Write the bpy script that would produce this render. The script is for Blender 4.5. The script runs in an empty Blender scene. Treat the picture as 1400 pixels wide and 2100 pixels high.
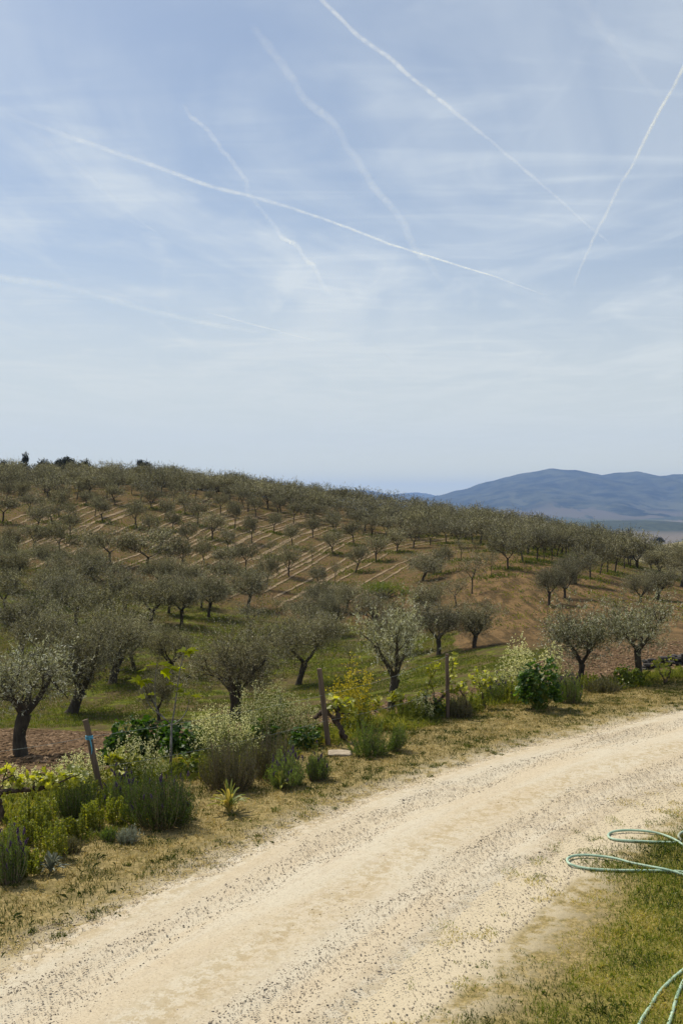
import bpy, math, random
import numpy as np
from mathutils import Vector

# ------------------------------------------------------------------ camera, sky, sun
SC = bpy.context.scene
COL = SC.collection
F_PX = 2041.0            # focal length in photo pixels (35 mm on a 36 mm tall frame of 2100 px)
VH = 1030.0              # photo row of the true horizon
ZR = -4.0                # height of the road relative to the eye
cam_d = bpy.data.cameras.new('camera')
cam_d.sensor_fit = 'VERTICAL'; cam_d.sensor_height = 36.0; cam_d.sensor_width = 24.0
cam_d.lens = F_PX/2100*36
cam_d.shift_y = -(1050-VH)/2100
cam_d.clip_start = 0.1; cam_d.clip_end = 400000
cam = bpy.data.objects.new('camera', cam_d); COL.objects.link(cam)
cam.rotation_euler = (math.radians(90), 0, 0)
SC.camera = cam
SUN_DIR = Vector((-0.42, 0.36, 0.83)).normalized()
SUN_EL = math.asin(SUN_DIR.z); SUN_AZ = math.atan2(SUN_DIR.x, SUN_DIR.y)

class NT:
    """small node-tree helper"""
    def __init__(s, tree): s.t = tree; s.n = tree.nodes; s.l = tree.links
    def node(s, kind, **kw):
        n = s.n.new(kind)
        for k, v in kw.items(): setattr(n, k, v)
        return n
    def put(s, sock, v):
        if isinstance(v, bpy.types.NodeSocket): s.l.new(v, sock)
        elif v is not None: sock.default_value = v
    def math(s, op, a, b=None, c=None, clamp=False):
        n = s.node('ShaderNodeMath', operation=op, use_clamp=clamp)
        s.put(n.inputs[0], a)
        if b is not None: s.put(n.inputs[1], b)
        if c is not None: s.put(n.inputs[2], c)
        return n.outputs[0]
    def vmath(s, op, a, b=None, scale=None):
        n = s.node('ShaderNodeVectorMath', operation=op)
        s.put(n.inputs[0], a)
        if b is not None: s.put(n.inputs[1], b)
        if scale is not None: s.put(n.inputs['Scale'], scale)
        return n.outputs[0]
    def noise(s, vec, scale, detail=3, rough=0.55, dist=0.0, out='Fac'):
        n = s.node('ShaderNodeTexNoise'); s.put(n.inputs['Vector'], vec)
        n.inputs['Scale'].default_value = scale; n.inputs['Detail'].default_value = detail
        n.inputs['Roughness'].default_value = rough; n.inputs['Distortion'].default_value = dist
        return n.outputs[out]
    def ramp(s, fac, stops, interp='LINEAR'):
        n = s.node('ShaderNodeValToRGB'); s.put(n.inputs[0], fac); cr = n.color_ramp
        cr.interpolation = interp
        while len(cr.elements) < len(stops): cr.elements.new(0.5)
        for e, (p, c) in zip(cr.elements, stops):
            e.position = p; e.color = (c, c, c, 1) if not hasattr(c, '__len__') else (*c, 1)
        return n.outputs[0]
    def rng(s, v, a, b, c=0.0, d=1.0, smooth=True):
        n = s.node('ShaderNodeMapRange', interpolation_type='SMOOTHSTEP' if smooth else 'LINEAR')
        s.put(n.inputs[0], v)
        for i, q in enumerate((a, b, c, d)): n.inputs[i+1].default_value = q
        return n.outputs[0]
    def mix(s, f, a, b, mode='MIX'):
        n = s.node('ShaderNodeMix', data_type='RGBA', blend_type=mode)
        s.put(n.inputs[0], f)
        for i, q in ((6, a), (7, b)):
            if isinstance(q, bpy.types.NodeSocket): s.l.new(q, n.inputs[i])
            else: n.inputs[i].default_value = (*q, 1) if len(q) == 3 else q
        return n.outputs[2]
    def map(s, vec, scale=(1, 1, 1), rot=(0, 0, 0), loc=(0, 0, 0)):
        n = s.node('ShaderNodeMapping'); s.put(n.inputs[0], vec)
        n.inputs['Scale'].default_value = scale; n.inputs['Rotation'].default_value = rot
        n.inputs['Location'].default_value = loc
        return n.outputs[0]
    def attr(s, name, out='Fac'):
        return s.node('ShaderNodeAttribute', attribute_name=name).outputs[out]

W = bpy.data.worlds.new('World'); SC.world = W; W.use_nodes = True
w = NT(W.node_tree); w.n.clear()
sky = w.node('ShaderNodeTexSky', sky_type='NISHITA')
sky.sun_disc = False; sky.sun_elevation = SUN_EL; sky.sun_rotation = SUN_AZ
sky.air_density = 1.0; sky.dust_density = 1.6; sky.ozone_density = 2.5
gen = w.node('ShaderNodeTexCoord').outputs['Generated']
sep = w.node('ShaderNodeSeparateXYZ'); w.l.new(gen, sep.inputs[0])
zz = w.math('MAXIMUM', sep.outputs[2], 0.03)
comb = w.node('ShaderNodeCombineXYZ')
w.l.new(w.math('DIVIDE', sep.outputs[0], zz), comb.inputs[0]); w.l.new(w.math('DIVIDE', sep.outputs[1], zz), comb.inputs[1])
pl = comb.outputs[0]
# thin cirrus: broad veils and fibrous streaks on a plane high above
veil = w.noise(w.map(pl, (0.50, 0.26, 1), (0, 0, 0.5), (3.1, 1.7, 0)), 1.5, 5, 0.55, 1.2)
fibre = w.noise(w.map(pl, (0.8, 2.4, 1), (0, 0, -0.75), (1.2, 5.3, 0)), 1.2, 6, 0.52, 1.4)
fine = w.noise(w.map(pl, (1.8, 0.6, 1), (0, 0, 0.25), (9, 2, 0)), 1.5, 6, 0.55, 1.2)
cl = w.math('MULTIPLY', w.rng(veil, 0.38, 0.66), 0.55)
cl = w.math('ADD', cl, w.math('MULTIPLY', w.math('MULTIPLY', w.rng(fibre, 0.44, 0.74), w.rng(veil, 0.30, 0.6)), 0.40))
cl = w.math('ADD', cl, w.math('MULTIPLY', w.math('MULTIPLY', w.rng(fine, 0.48, 0.74), w.rng(sep.outputs[2], 0.5, 0.2)), 0.35))
low = w.rng(sep.outputs[2], 0.0, 0.42, 1.0, 0.0)
fac = w.math('ADD', w.math('MULTIPLY', cl, 0.62), w.math('MULTIPLY', low, 0.42), None, True)
fac = w.math('ADD', fac, 0.26, None, True)
SKY_S = 0.10
base = w.vmath('MULTIPLY', sky.outputs[0], (0.86, 0.95, 1.02))
skyc = w.mix(fac, base, (6.9, 7.6, 8.15))
# the pale, warmer light of the thick air along the horizon
skyc = w.mix(w.rng(sep.outputs[2], 0.04, 0.26, 0.9, 0.0), skyc, (7.2, 7.65, 7.3))
skyc = w.mix(w.rng(sep.outputs[2], -0.02, 0.07, 1.0, 0.0), skyc, (11.0, 10.2, 5.6))
bg = w.node('ShaderNodeBackground'); w.l.new(skyc, bg.inputs[0]); bg.inputs[1].default_value = SKY_S
w.l.new(bg.outputs[0], w.node('ShaderNodeOutputWorld').inputs[0])

sun_d = bpy.data.lights.new('sun', 'SUN'); sun_d.energy = 4.9; sun_d.angle = math.radians(0.5)
sun_d.color = (1.0, 0.925, 0.79)
sun = bpy.data.objects.new('sun', sun_d); COL.objects.link(sun)
sun.rotation_euler = SUN_DIR.to_track_quat('Z', 'Y').to_euler()
SC.view_settings.view_transform = 'Standard'; SC.view_settings.look = 'None'
SC.view_settings.exposure = 0.0; SC.view_settings.gamma = 1.0
SC.cycles.max_bounces = 6; SC.cycles.transparent_max_bounces = 24; SC.cycles.volume_bounces = 1

RNG = np.random.default_rng(7)
random.seed(7)

# ------------------------------------------------------------------ value noise, terrain
def _hash(ix, iy, seed):
    h = (ix*374761393 + iy*668265263 + seed*974634777) & 0xffffffff
    h = ((h ^ (h >> 13))*1274126177) & 0xffffffff
    return ((h ^ (h >> 16)) & 0xffff)/65535.0
def vnoise(x, y, seed=0):
    x = np.asarray(x, float); y = np.asarray(y, float)
    ix = np.floor(x).astype(np.int64); iy = np.floor(y).astype(np.int64)
    fx = x-ix; fy = y-iy
    fx = fx*fx*(3-2*fx); fy = fy*fy*(3-2*fy)
    a = _hash(ix, iy, seed); b = _hash(ix+1, iy, seed); c = _hash(ix, iy+1, seed); d = _hash(ix+1, iy+1, seed)
    return (a*(1-fx)+b*fx)*(1-fy) + (c*(1-fx)+d*fx)*fy
def fbm(x, y, scale, octv=4, seed=0, gain=0.5):
    s = 0; a = 1; t = 0
    for o in range(octv):
        s = s + a*vnoise(x*scale+o*17.3, y*scale-o*9.1, seed+o); t += a; a *= gain; scale *= 2.03
    return s/t*2-1
def sstep(x, a, b):
    t = np.clip((x-a)/(b-a), 0, 1); return t*t*(3-2*t)

COLU = np.array([0, 350, 700, 1050, 1400], float)
TAB = np.array([  # depth, then ground height at the five photo columns
 [0, -4, -4, -4, -4, -4], [9, -4, -4, -4, -4, -4], [12, -4, -4, -4, -4, -4],
 [14, -4.2, -4.02, -4, -4, -4], [17, -4.6, -4.4, -4.03, -4, -4], [20, -5.05, -5.0, -4.45, -4.03, -4],
 [25, -6.0, -6.1, -5.5, -4.75, -4.2], [30, -7.05, -7.1, -6.5, -5.6, -4.95], [40, -8.9, -8.8, -8.1, -6.8, -5.98],
 [50, -9.1, -9.25, -9.06, -7.5, -6.6], [60, -8.5, -9.1, -9.5, -7.7, -7.2], [75, -6.8, -8.3, -9.2, -6.9, -7.7],
 [90, -4.85, -6.8, -8.2, -6.0, -8.2], [110, -2.7, -4.3, -6.2, -5.5, -8.8], [130, -0.3, -1.6, -4.4, -5.3, -9.5],
 [150, 2.2, 1.4, -2.5, -5.2, -10.5], [165, 3.0, 2.3, -1.4, -5.3, -11.5], [185, 3.4, 2.6, -0.9, -6.2, -14],
 [220, 2.5, 1.0, -2.0, -9, -20], [300, -5, -7, -12, -22, -32], [500, -25, -28, -32, -45, -50],
 [1000, -62, -62, -62, -62, -62], [1500, -95, -95, -95, -95, -95], [2500, -130, -130, -130, -130, -130],
 [5000, -150, -150, -150, -150, -150], [8000, -112, -112, -112, -112, -112], [40000, -120, -120, -120, -120, -120]])
LD = np.log(TAB[:, 0]+3)
NF = 900
LGRID = np.linspace(LD[0], LD[-1], NF)
def hermite(xk, yk, x):
    m = np.gradient(yk, xk)
    i = np.clip(np.searchsorted(xk, x)-1, 0, len(xk)-2)
    h = xk[i+1]-xk[i]; t = (x-xk[i])/h
    return ((2*t**3-3*t**2+1)*yk[i]+(t**3-2*t**2+t)*h*m[i]+(-2*t**3+3*t**2)*yk[i+1]+(t**3-t**2)*h*m[i+1])
FT = np.stack([hermite(LD, TAB[:, c+1], LGRID) for c in range(5)], 1)      # NF x 5
flat = LGRID < math.log(14)
UG = np.linspace(0, 1400, 141)
FT2 = np.stack([hermite(COLU, FT[r], UG) for r in range(NF)], 0)
FT2[LGRID < math.log(12.5)] = -4.0

def unproj_plane(u, v, z=ZR):
    d = -z*F_PX/(v-VH); return (u-700)/F_PX*d, d
# road centre line (plan metres)
RC = np.array([(-14, -12), (-9.5, -4.9), (-5, 2.3), (-1.55, 7.83), (-0.76, 9.06), (0.5, 11.1), (1.75, 12.79),
               (3.96, 15.09), (7.69, 18.08), (12.2, 20.9), (20, 24.2), (35, 27.5)], float)
def catmull(P, n=16):
    P = np.asarray(P, float); out = []
    Q = np.vstack([2*P[0]-P[1], P, 2*P[-1]-P[-2]])
    for i in range(1, len(Q)-2):
        for t in np.linspace(0, 1, n, endpoint=False):
            a, b, c, d = Q[i-1], Q[i], Q[i+1], Q[i+2]
            out.append(0.5*((2*b)+(-a+c)*t+(2*a-5*b+4*c-d)*t*t+(-a+3*b-3*c+d)*t**3))
    out.append(P[-1]); return np.array(out)
RCL = catmull(RC, 8)
_s = np.concatenate([[0], np.cumsum(np.linalg.norm(np.diff(RCL, axis=0), axis=1))])
def road_st(x, y):
    """distance along the road and signed distance across it (positive to the right)"""
    x = np.asarray(x, float).ravel(); y = np.asarray(y, float).ravel()
    best = np.full(x.shape, 1e9); S = np.zeros_like(x); T = np.full(x.shape, 99.0)
    for i in range(len(RCL)-1):
        a = RCL[i]; b = RCL[i+1]; e = b-a; L = np.hypot(*e)
        t = np.clip(((x-a[0])*e[0]+(y-a[1])*e[1])/L**2, 0, 1)
        dx = x-a[0]-t*e[0]; dy = y-a[1]-t*e[1]; dd = np.hypot(dx, dy)
        m = dd < best
        best = np.where(m, dd, best)
        sg = np.sign((dx*e[1]-dy*e[0]))
        T = np.where(m, dd*sg, T); S = np.where(m, _s[i]+t*L, S)
    return S, T

def Hraw(x, y):
    x = np.asarray(x, float); y = np.asarray(y, float)
    yy = np.maximum(y, 3.0)
    u = np.clip(700+F_PX*x/yy, 0, 1400)/10.0
    l = np.clip((np.log(np.maximum(y, 0)+3)-LGRID[0])/(LGRID[-1]-LGRID[0])*(NF-1), 0, NF-1.001)
    i = l.astype(int); fi = l-i; j = np.clip(u.astype(int), 0, 139); fj = u-j
    return (FT2[i, j]*(1-fi)*(1-fj)+FT2[i+1, j]*fi*(1-fj)+FT2[i, j+1]*(1-fi)*fj+FT2[i+1, j+1]*fi*fj)
def H(x, y):
    x = np.asarray(x, float); y = np.asarray(y, float)
    z = Hraw(x, y)
    r = np.hypot(x, y)
    z = z + 0.16*fbm(x, y, 0.16, 3, 5)*sstep(r, 24, 45)*(1-sstep(r, 300, 600))
    z = z + 0.05*fbm(x, y, 0.9, 3, 9)*sstep(r, 17, 24)*(1-sstep(r, 120, 200))
    # far: rolling valley, low wooded ridges, the knoll
    z = z + 26*fbm(x, y, 1/900., 4, 21)*sstep(r, 1400, 3000)
    z = z + 29*np.exp(-((x-420)/150)**2-((y-1010)/170)**2)
    z = z + 62*np.exp(-((x-1450)/420)**2-((y-4500)/450)**2) + 44*np.exp(-((x-900)/420)**2-((y-4600)/400)**2)
    z = z + 20*np.exp(-((x-1250)/500)**2-((y-2700)/260)**2)
    return z
def P(u, v, dmin=5.0, dmax=2500):
    """where the sight line through a photo pixel meets the ground"""
    d = np.exp(np.linspace(math.log(dmin), math.log(dmax), 3000))
    x = (u-700)/F_PX*d; zs = -(v-VH)/F_PX*d
    g = Hraw(x, d)
    hit = np.nonzero(zs <= g)[0]
    i = hit[0] if len(hit) else int(np.argmin(np.abs((zs-g)/d)[d < 190]))
    return float(x[i]), float(d[i]), float(H(x[i], d[i]))

# ------------------------------------------------------------------ mesh helpers
class Acc:
    def __init__(s): s.V = []; s.F = []; s.T = []; s.n = 0
    def add(s, V, F, tint=0.5):
        V = np.asarray(V, np.float32).reshape(-1, 3); F = np.asarray(F, np.int64)
        s.V.append(V); s.F.append(F+s.n); s.n += len(V)
        s.T.append(np.broadcast_to(np.asarray(tint, np.float32), (len(F),)).copy())
        return s
    def mesh(s, name, mat, smooth=False):
        me = bpy.data.meshes.new(name)
        if not s.V: return me
        V = np.concatenate(s.V); loops = np.concatenate([f.ravel() for f in s.F])
        tot = np.concatenate([np.full(len(f), f.shape[1]) for f in s.F])
        me.vertices.add(len(V)); me.vertices.foreach_set('co', V.ravel())
        me.loops.add(len(loops)); me.loops.foreach_set('vertex_index', loops.astype(np.int32))
        me.polygons.add(len(tot))
        me.polygons.foreach_set('loop_start', np.concatenate([[0], np.cumsum(tot)[:-1]]).astype(np.int32))
        me.polygons.foreach_set('use_smooth', np.full(len(tot), smooth))
        me.update(calc_edges=True)
        a = me.attributes.new('tint', 'FLOAT', 'FACE'); a.data.foreach_set('value', np.concatenate(s.T))
        if mat: me.materials.append(mat)
        return me
def link(name, me, parent=None, loc=None):
    o = bpy.data.objects.new(name, me); COL.objects.link(o)
    if parent: o.parent = parent
    if loc is not None: o.location = loc
    return o
def tag(o, label=None, cat=None, group=None, kind=None):
    if label: o['label'] = label
    if cat: o['category'] = cat
    if group: o['group'] = group
    if kind: o['kind'] = kind
    return o
def thing(name, label, cat, loc, group=None, rotz=0.0, scale=None):
    o = bpy.data.objects.new(name, None); COL.objects.link(o); o.location = loc; o.rotation_euler.z = rotz
    o.empty_display_size = 0.2
    if scale is not None: o.scale = scale
    return tag(o, label, cat, group)

def tube(acc, pts, rad, sides=6, tint=0.5, cap=True):
    pts = np.asarray(pts, float); n = len(pts)
    rad = np.broadcast_to(np.asarray(rad, float), (n,))
    tan = np.gradient(pts, axis=0); tan /= np.linalg.norm(tan, axis=1)[:, None]+1e-9
    ref = np.array([0.31, 0.17, 0.93]); 
    if abs(tan[:, 2]).mean() > 0.7: ref = np.array([1.0, 0.12, 0.05])
    a = np.cross(tan, ref); a /= np.linalg.norm(a, axis=1)[:, None]+1e-9
    b = np.cross(tan, a)
    th = np.linspace(0, 2*np.pi, sides, endpoint=False)
    V = pts[:, None]+(a[:, None]*np.cos(th)[None, :, None]+b[:, None]*np.sin(th)[None, :, None])*rad[:, None, None]
    F = []
    for i in range(n-1):
        for k in range(sides):
            q = (k+1) % sides
            F.append((i*sides+k, i*sides+q, (i+1)*sides+q, (i+1)*sides+k))
    acc.add(V.reshape(-1, 3), F, tint)
    if cap: acc.add(V[-1], [tuple(range(sides))], tint); acc.add(V[0], [tuple(range(sides))[::-1]], tint)
def nrm(v): return v/(np.linalg.norm(v, axis=-1, keepdims=True)+1e-9)
def leaves(acc, Pn, D, L, Wd, tint, rng=RNG, fold=0.0):
    """diamond leaves: base at Pn, direction D, length L, width Wd"""
    n = len(Pn); L = np.broadcast_to(L, (n,))[:, None]; Wd = np.broadcast_to(Wd, (n,))[:, None]
    S = nrm(np.cross(D, rng.normal(size=(n, 3)))); 
    mid = Pn+D*L*0.5
    N = np.cross(D, S)
    V = np.stack([Pn, mid+S*Wd/2+N*Wd*fold, Pn+D*L, mid-S*Wd/2+N*Wd*fold], 1).reshape(-1, 3)
    F = np.arange(n*4).reshape(n, 4)
    acc.add(V, F, tint)
def shoots(acc, O, D, L, k, leafL, leafW, tint, rng=RNG, spread=0.8, gravity=0.0):
    n = len(O)
    t = (np.arange(k)+0.5)/k
    pos = O[:, None]+D[:, None]*(L[:, None, None]*t[None, :, None])
    pos = pos+np.array([0, 0, -gravity])*(L[:, None, None]*t[None, :, None]**2)
    pos = pos.reshape(-1, 3); Dd = np.repeat(D, k, 0)
    side = nrm(rng.normal(size=pos.shape))
    ld = nrm(Dd*(1-spread*0.5)+side*spread)
    m = len(pos)
    tt = np.repeat(np.broadcast_to(tint, (n,)), k)+rng.normal(0, 0.26, m)
    leaves(acc, pos, ld, leafL*rng.uniform(0.7, 1.25, m), leafW*rng.uniform(0.8, 1.2, m), np.clip(tt, 0, 1), rng)

LOBES = {
 'vine': [(0.0, 0.0), (0.30, -0.10), (0.36, 0.12), (0.58, 0.28), (0.40, 0.46), (0.46, 0.74), (0.20, 0.68), (0.0, 1.0),
          (-0.20, 0.68), (-0.46, 0.74), (-0.40, 0.46), (-0.58, 0.28), (-0.36, 0.12), (-0.30, -0.10)],
 'fig': [(0.0, 0.0), (0.28, 0.05), (0.52, 0.30), (0.30, 0.40), (0.48, 0.78), (0.18, 0.62), (0.0, 1.05),
         (-0.18, 0.62), (-0.48, 0.78), (-0.30, 0.40), (-0.52, 0.30), (-0.28, 0.05)],
 'broad': [(0.0, 0.0), (0.22, 0.18), (0.30, 0.34), (0.42, 0.46), (0.34, 0.62), (0.36, 0.78), (0.18, 0.92), (0.0, 1.02),
           (-0.20, 0.90), (-0.35, 0.76), (-0.32, 0.60), (-0.41, 0.44), (-0.28, 0.32), (-0.2, 0.16)],
}
def lobed(acc, Pn, D, N, size, tint, kind='vine', cup=0.18, rng=RNG):
    T = np.array(LOBES[kind]); k = len(T)
    n = len(Pn); size = np.broadcast_to(size, (n,))
    S = nrm(np.cross(D, N)); N = nrm(np.cross(S, D))
    o = np.vstack([T, [[0, 0.45]]])
    zc = (cup*(np.abs(o[:, 0])*1.2)+0.10*np.sin(o[:, 1]*7+o[:, 0]*9)-0.25*o[:, 1]**2)
    V = Pn[:, None]+(S[:, None]*o[None, :, 0, None]+D[:, None]*o[None, :, 1, None]+N[:, None]*zc[None, :, None])*size[:, None, None]
    F = np.array([(i, (i+1) % k, k) for i in range(k)])
    FF = (F[None]+np.arange(n)[:, None, None]*(k+1)).reshape(-1, 3)
    acc.add(V.reshape(-1, 3), FF, np.repeat(np.broadcast_to(tint, (n,)), k))

# ------------------------------------------------------------------ materials
def mat(name):
    m = bpy.data.materials.new(name); m.use_nodes = True; m.node_tree.nodes.clear()
    return m, NT(m.node_tree)
def finish(t, sh, bump=None):
    t.l.new(sh, t.node('ShaderNodeOutputMaterial').inputs[0])
def leaf_mat(name, stops, trans=0.3, tcol=None, gloss=0.03, rough=0.5, vary=0.25):
    m, t = mat(name)
    f = t.attr('tint')
    c = t.ramp(f, stops)
    oi = t.node('ShaderNodeObjectInfo').outputs['Random']
    c = t.mix(1.0, c, t.ramp(oi, [(0, (1-vary, 1-vary, 1-vary)), (1, (1+vary*0.6, 1+vary*0.55, 1+vary*0.3))]), 'MULTIPLY')
    d = t.node('ShaderNodeBsdfDiffuse'); t.l.new(c, d.inputs[0])
    tr = t.node('ShaderNodeBsdfTranslucent')
    tc = t.mix(1.0, c, tcol or (1.5, 1.5, 0.6), 'MULTIPLY'); t.l.new(tc, tr.inputs[0])
    mx = t.node('ShaderNodeMixShader'); mx.inputs[0].default_value = trans
    t.l.new(d.outputs[0], mx.inputs[1]); t.l.new(tr.outputs[0], mx.inputs[2])
    g = t.node('ShaderNodeBsdfGlossy'); g.inputs['Roughness'].default_value = rough
    g.inputs['Color'].default_value = (0.9, 0.92, 0.95, 1)
    m2 = t.node('ShaderNodeMixShader'); m2.inputs[0].default_value = gloss
    t.l.new(mx.outputs[0], m2.inputs[1]); t.l.new(g.outputs[0], m2.inputs[2])
    finish(t, m2.outputs[0]); return m
def rough_mat(name, a, b, scale=6, bump=0.4, dist=0.02, rough=0.95, c3=None, stretch=(1, 1, 1), coord='Object'):
    m, t = mat(name)
    co = t.map(t.node('ShaderNodeTexCoord').outputs[coord], stretch)
    n = t.noise(co, scale, 6, 0.65)
    c = t.ramp(n, [(0.32, a), (0.68, b)])
    if c3: c = t.mix(t.rng(t.noise(co, scale*0.37, 3), 0.55, 0.7), c, c3)
    p = t.node('ShaderNodeBsdfPrincipled'); t.l.new(c, p.inputs['Base Color']); p.inputs['Roughness'].default_value = rough
    p.inputs['Specular IOR Level'].default_value = 0.2
    bp = t.node('ShaderNodeBump'); bp.inputs['Strength'].default_value = bump; bp.inputs['Distance'].default_value = dist
    t.l.new(t.noise(co, scale*2.2, 6, 0.7), bp.inputs['Height']); t.l.new(bp.outputs[0], p.inputs['Normal'])
    finish(t, p.outputs[0]); return m
def plain(name, col, rough=0.6, metal=0.0, spec=0.4):
    m, t = mat(name)
    co = t.node('ShaderNodeTexCoord').outputs['Object']
    c = t.mix(t.rng(t.noise(co, 40, 4), 0.35, 0.7), tuple(q*0.8 for q in col), tuple(min(1, q*1.1) for q in col))
    p = t.node('ShaderNodeBsdfPrincipled'); t.l.new(c, p.inputs['Base Color'])
    p.inputs['Roughness'].default_value = rough; p.inputs['Metallic'].default_value = metal
    p.inputs['Specular IOR Level'].default_value = spec
    finish(t, p.outputs[0]); return m

M = {}
M['olive'] = leaf_mat('olive_leaf', [(0.0, (0.030, 0.026, 0.010)), (0.35, (0.118, 0.104, 0.050)), (0.62, (0.25, 0.225, 0.128)), (0.85, (0.44, 0.405, 0.265)), (1.0, (0.60, 0.56, 0.41))], 0.24, (1.2, 1.25, 0.6), 0.04, 0.5, 0.25)
M['olive_near'] = leaf_mat('olive_leaf_silver', [(0.0, (0.035, 0.033, 0.013)), (0.35, (0.11, 0.105, 0.05)), (0.65, (0.27, 0.26, 0.16)), (0.85, (0.46, 0.45, 0.33)), (1.0, (0.66, 0.65, 0.53))], 0.25, (1.3, 1.35, 0.6), 0.04, 0.5, 0.1)
M['bark'] = rough_mat('olive_bark', (0.035, 0.028, 0.020), (0.10, 0.082, 0.060), 9, 0.9, 0.03, stretch=(1, 1, 0.35))
M['bark_pale'] = rough_mat('fig_bark', (0.09, 0.08, 0.065), (0.24, 0.22, 0.19), 14, 0.4, 0.01)
M['vine_bark'] = rough_mat('vine_bark', (0.04, 0.028, 0.018), (0.14, 0.10, 0.07), 22, 1.0, 0.02, stretch=(1, 1, 0.5))
M['pine'] = leaf_mat('pine_needle', [(0, (0.012, 0.016, 0.008)), (1, (0.045, 0.052, 0.024))], 0.05)
M['rosemary'] = leaf_mat('rosemary_needle', [(0, (0.014, 0.024, 0.004)), (0.5, (0.060, 0.088, 0.016)), (1, (0.18, 0.23, 0.05))], 0.35, (1.4, 1.6, 0.5))
M['greybush'] = leaf_mat('grey_bush_leaf', [(0, (0.040, 0.037, 0.016)), (0.55, (0.12, 0.112, 0.055)), (1, (0.30, 0.28, 0.16))], 0.3)
M['lavleaf'] = leaf_mat('lavender_leaf', [(0, (0.035, 0.055, 0.012)), (0.5, (0.11, 0.15, 0.034)), (1, (0.26, 0.31, 0.09))], 0.35, (1.4, 1.6, 0.5))
M['purple'] = leaf_mat('purple_flower', [(0, (0.040, 0.022, 0.055)), (1, (0.13, 0.085, 0.18))], 0.3, (1.1, 0.9, 1.3))
M['cream'] = leaf_mat('cream_petal', [(0, (0.60, 0.58, 0.26)), (1, (0.88, 0.85, 0.52))], 0.4, (1.1, 1.1, 0.8), 0.03)
M['yellow'] = leaf_mat('yellow_petal', [(0, (0.55, 0.45, 0.02)), (1, (0.85, 0.72, 0.04))], 0.4, (1.1, 1.0, 0.6), 0.03)
M['stem'] = leaf_mat('green_stem', [(0, (0.07, 0.10, 0.014)), (1, (0.21, 0.25, 0.04))], 0.25)
M['kale'] = leaf_mat('dark_broad_leaf', [(0, (0.020, 0.045, 0.006)), (0.6, (0.055, 0.105, 0.015)), (1, (0.16, 0.22, 0.06))], 0.32, (1.6, 2.0, 0.4), 0.025, 0.45)
M['vine'] = leaf_mat('vine_leaf', [(0, (0.20, 0.22, 0.018)), (0.6, (0.40, 0.41, 0.035)), (1, (0.62, 0.60, 0.10))], 0.5, (1.35, 1.35, 0.35), 0.05)
M['fig'] = leaf_mat('fig_leaf', [(0, (0.14, 0.18, 0.004)), (1, (0.32, 0.35, 0.008))], 0.6, (1.6, 1.6, 0.3), 0.004)
M['weed'] = leaf_mat('yellow_green_weed_leaf', [(0, (0.09, 0.11, 0.016)), (0.5, (0.22, 0.25, 0.032)), (1, (0.50, 0.44, 0.10))], 0.42, (1.5, 1.5, 0.4))
M['brightbush'] = leaf_mat('bright_green_leaf', [(0, (0.07, 0.10, 0.012)), (1, (0.20, 0.24, 0.03))], 0.35, (1.5, 1.5, 0.4))
M['iris'] = leaf_mat('strap_leaf', [(0, (0.10, 0.15, 0.04)), (0.5, (0.26, 0.28, 0.08)), (1, (0.55, 0.42, 0.14))], 0.35, (1.3, 1.3, 0.5))
M['silverplant'] = leaf_mat('silver_rosette_leaf', [(0, (0.12, 0.14, 0.09)), (1, (0.36, 0.38, 0.30))], 0.2, (1, 1, 0.8))
M['dry'] = leaf_mat('dry_grass_blade', [(0.0, (0.050, 0.072, 0.010)), (0.25, (0.12, 0.115, 0.026)), (0.5, (0.235, 0.178, 0.066)), (1.0, (0.52, 0.40, 0.18))], 0.3, (1.2, 1.2, 0.7), 0.02)
M['lawn'] = leaf_mat('lawn_blade', [(0.0, (0.045, 0.066, 0.004)), (0.35, (0.140, 0.185, 0.009)), (0.6, (0.25, 0.275, 0.034)), (0.8, (0.44, 0.35, 0.10)), (1.0, (0.62, 0.49, 0.22))], 0.35, (1.5, 1.6, 0.4), 0.04)
M['meadow'] = leaf_mat('meadow_blade', [(0.0, (0.045, 0.068, 0.008)), (0.6, (0.150, 0.175, 0.018)), (1.0, (0.30, 0.25, 0.08))], 0.35, (1.5, 1.5, 0.4), 0.03)
M['post'] = rough_mat('weathered_post_wood', (0.075, 0.052, 0.034), (0.19, 0.14, 0.10), 16, 0.7, 0.01, stretch=(1, 1, 0.12))
M['wire'] = plain('galvanised_wire', (0.30, 0.33, 0.30), 0.6, 0.3)
M['blue'] = plain('blue_twine', (0.10, 0.36, 0.50), 0.6)
M['hose'] = rough_mat('green_hose', (0.24, 0.36, 0.25), (0.44, 0.56, 0.42), 5, 0.15, 0.002, 0.4, c3=(0.34, 0.33, 0.22))
M['stone'] = rough_mat('pale_stone', (0.24, 0.195, 0.14), (0.42, 0.35, 0.26), 10, 0.5, 0.01)
M['wallstone'] = rough_mat('dark_wall_stone', (0.035, 0.032, 0.03), (0.11, 0.10, 0.09), 4, 0.9, 0.05)
M['twig'] = rough_mat('twig_bark', (0.16, 0.12, 0.08), (0.32, 0.25, 0.17), 30, 0.4, 0.01)
m, t = mat('gravel_stone')
c = t.ramp(t.attr('tint'), [(0, (0.045, 0.038, 0.034)), (0.4, (0.13, 0.105, 0.082)), (0.75, (0.36, 0.29, 0.20)), (1, (0.60, 0.51, 0.38))])
p = t.node('ShaderNodeBsdfPrincipled'); t.l.new(c, p.inputs['Base Color']); p.inputs['Roughness'].default_value = 0.9
finish(t, p.outputs[0]); M['gravel'] = m
m, t = mat('soil_clod')
c = t.ramp(t.attr('tint'), [(0, (0.085, 0.052, 0.028)), (0.6, (0.165, 0.105, 0.058)), (1, (0.28, 0.19, 0.115))])
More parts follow.
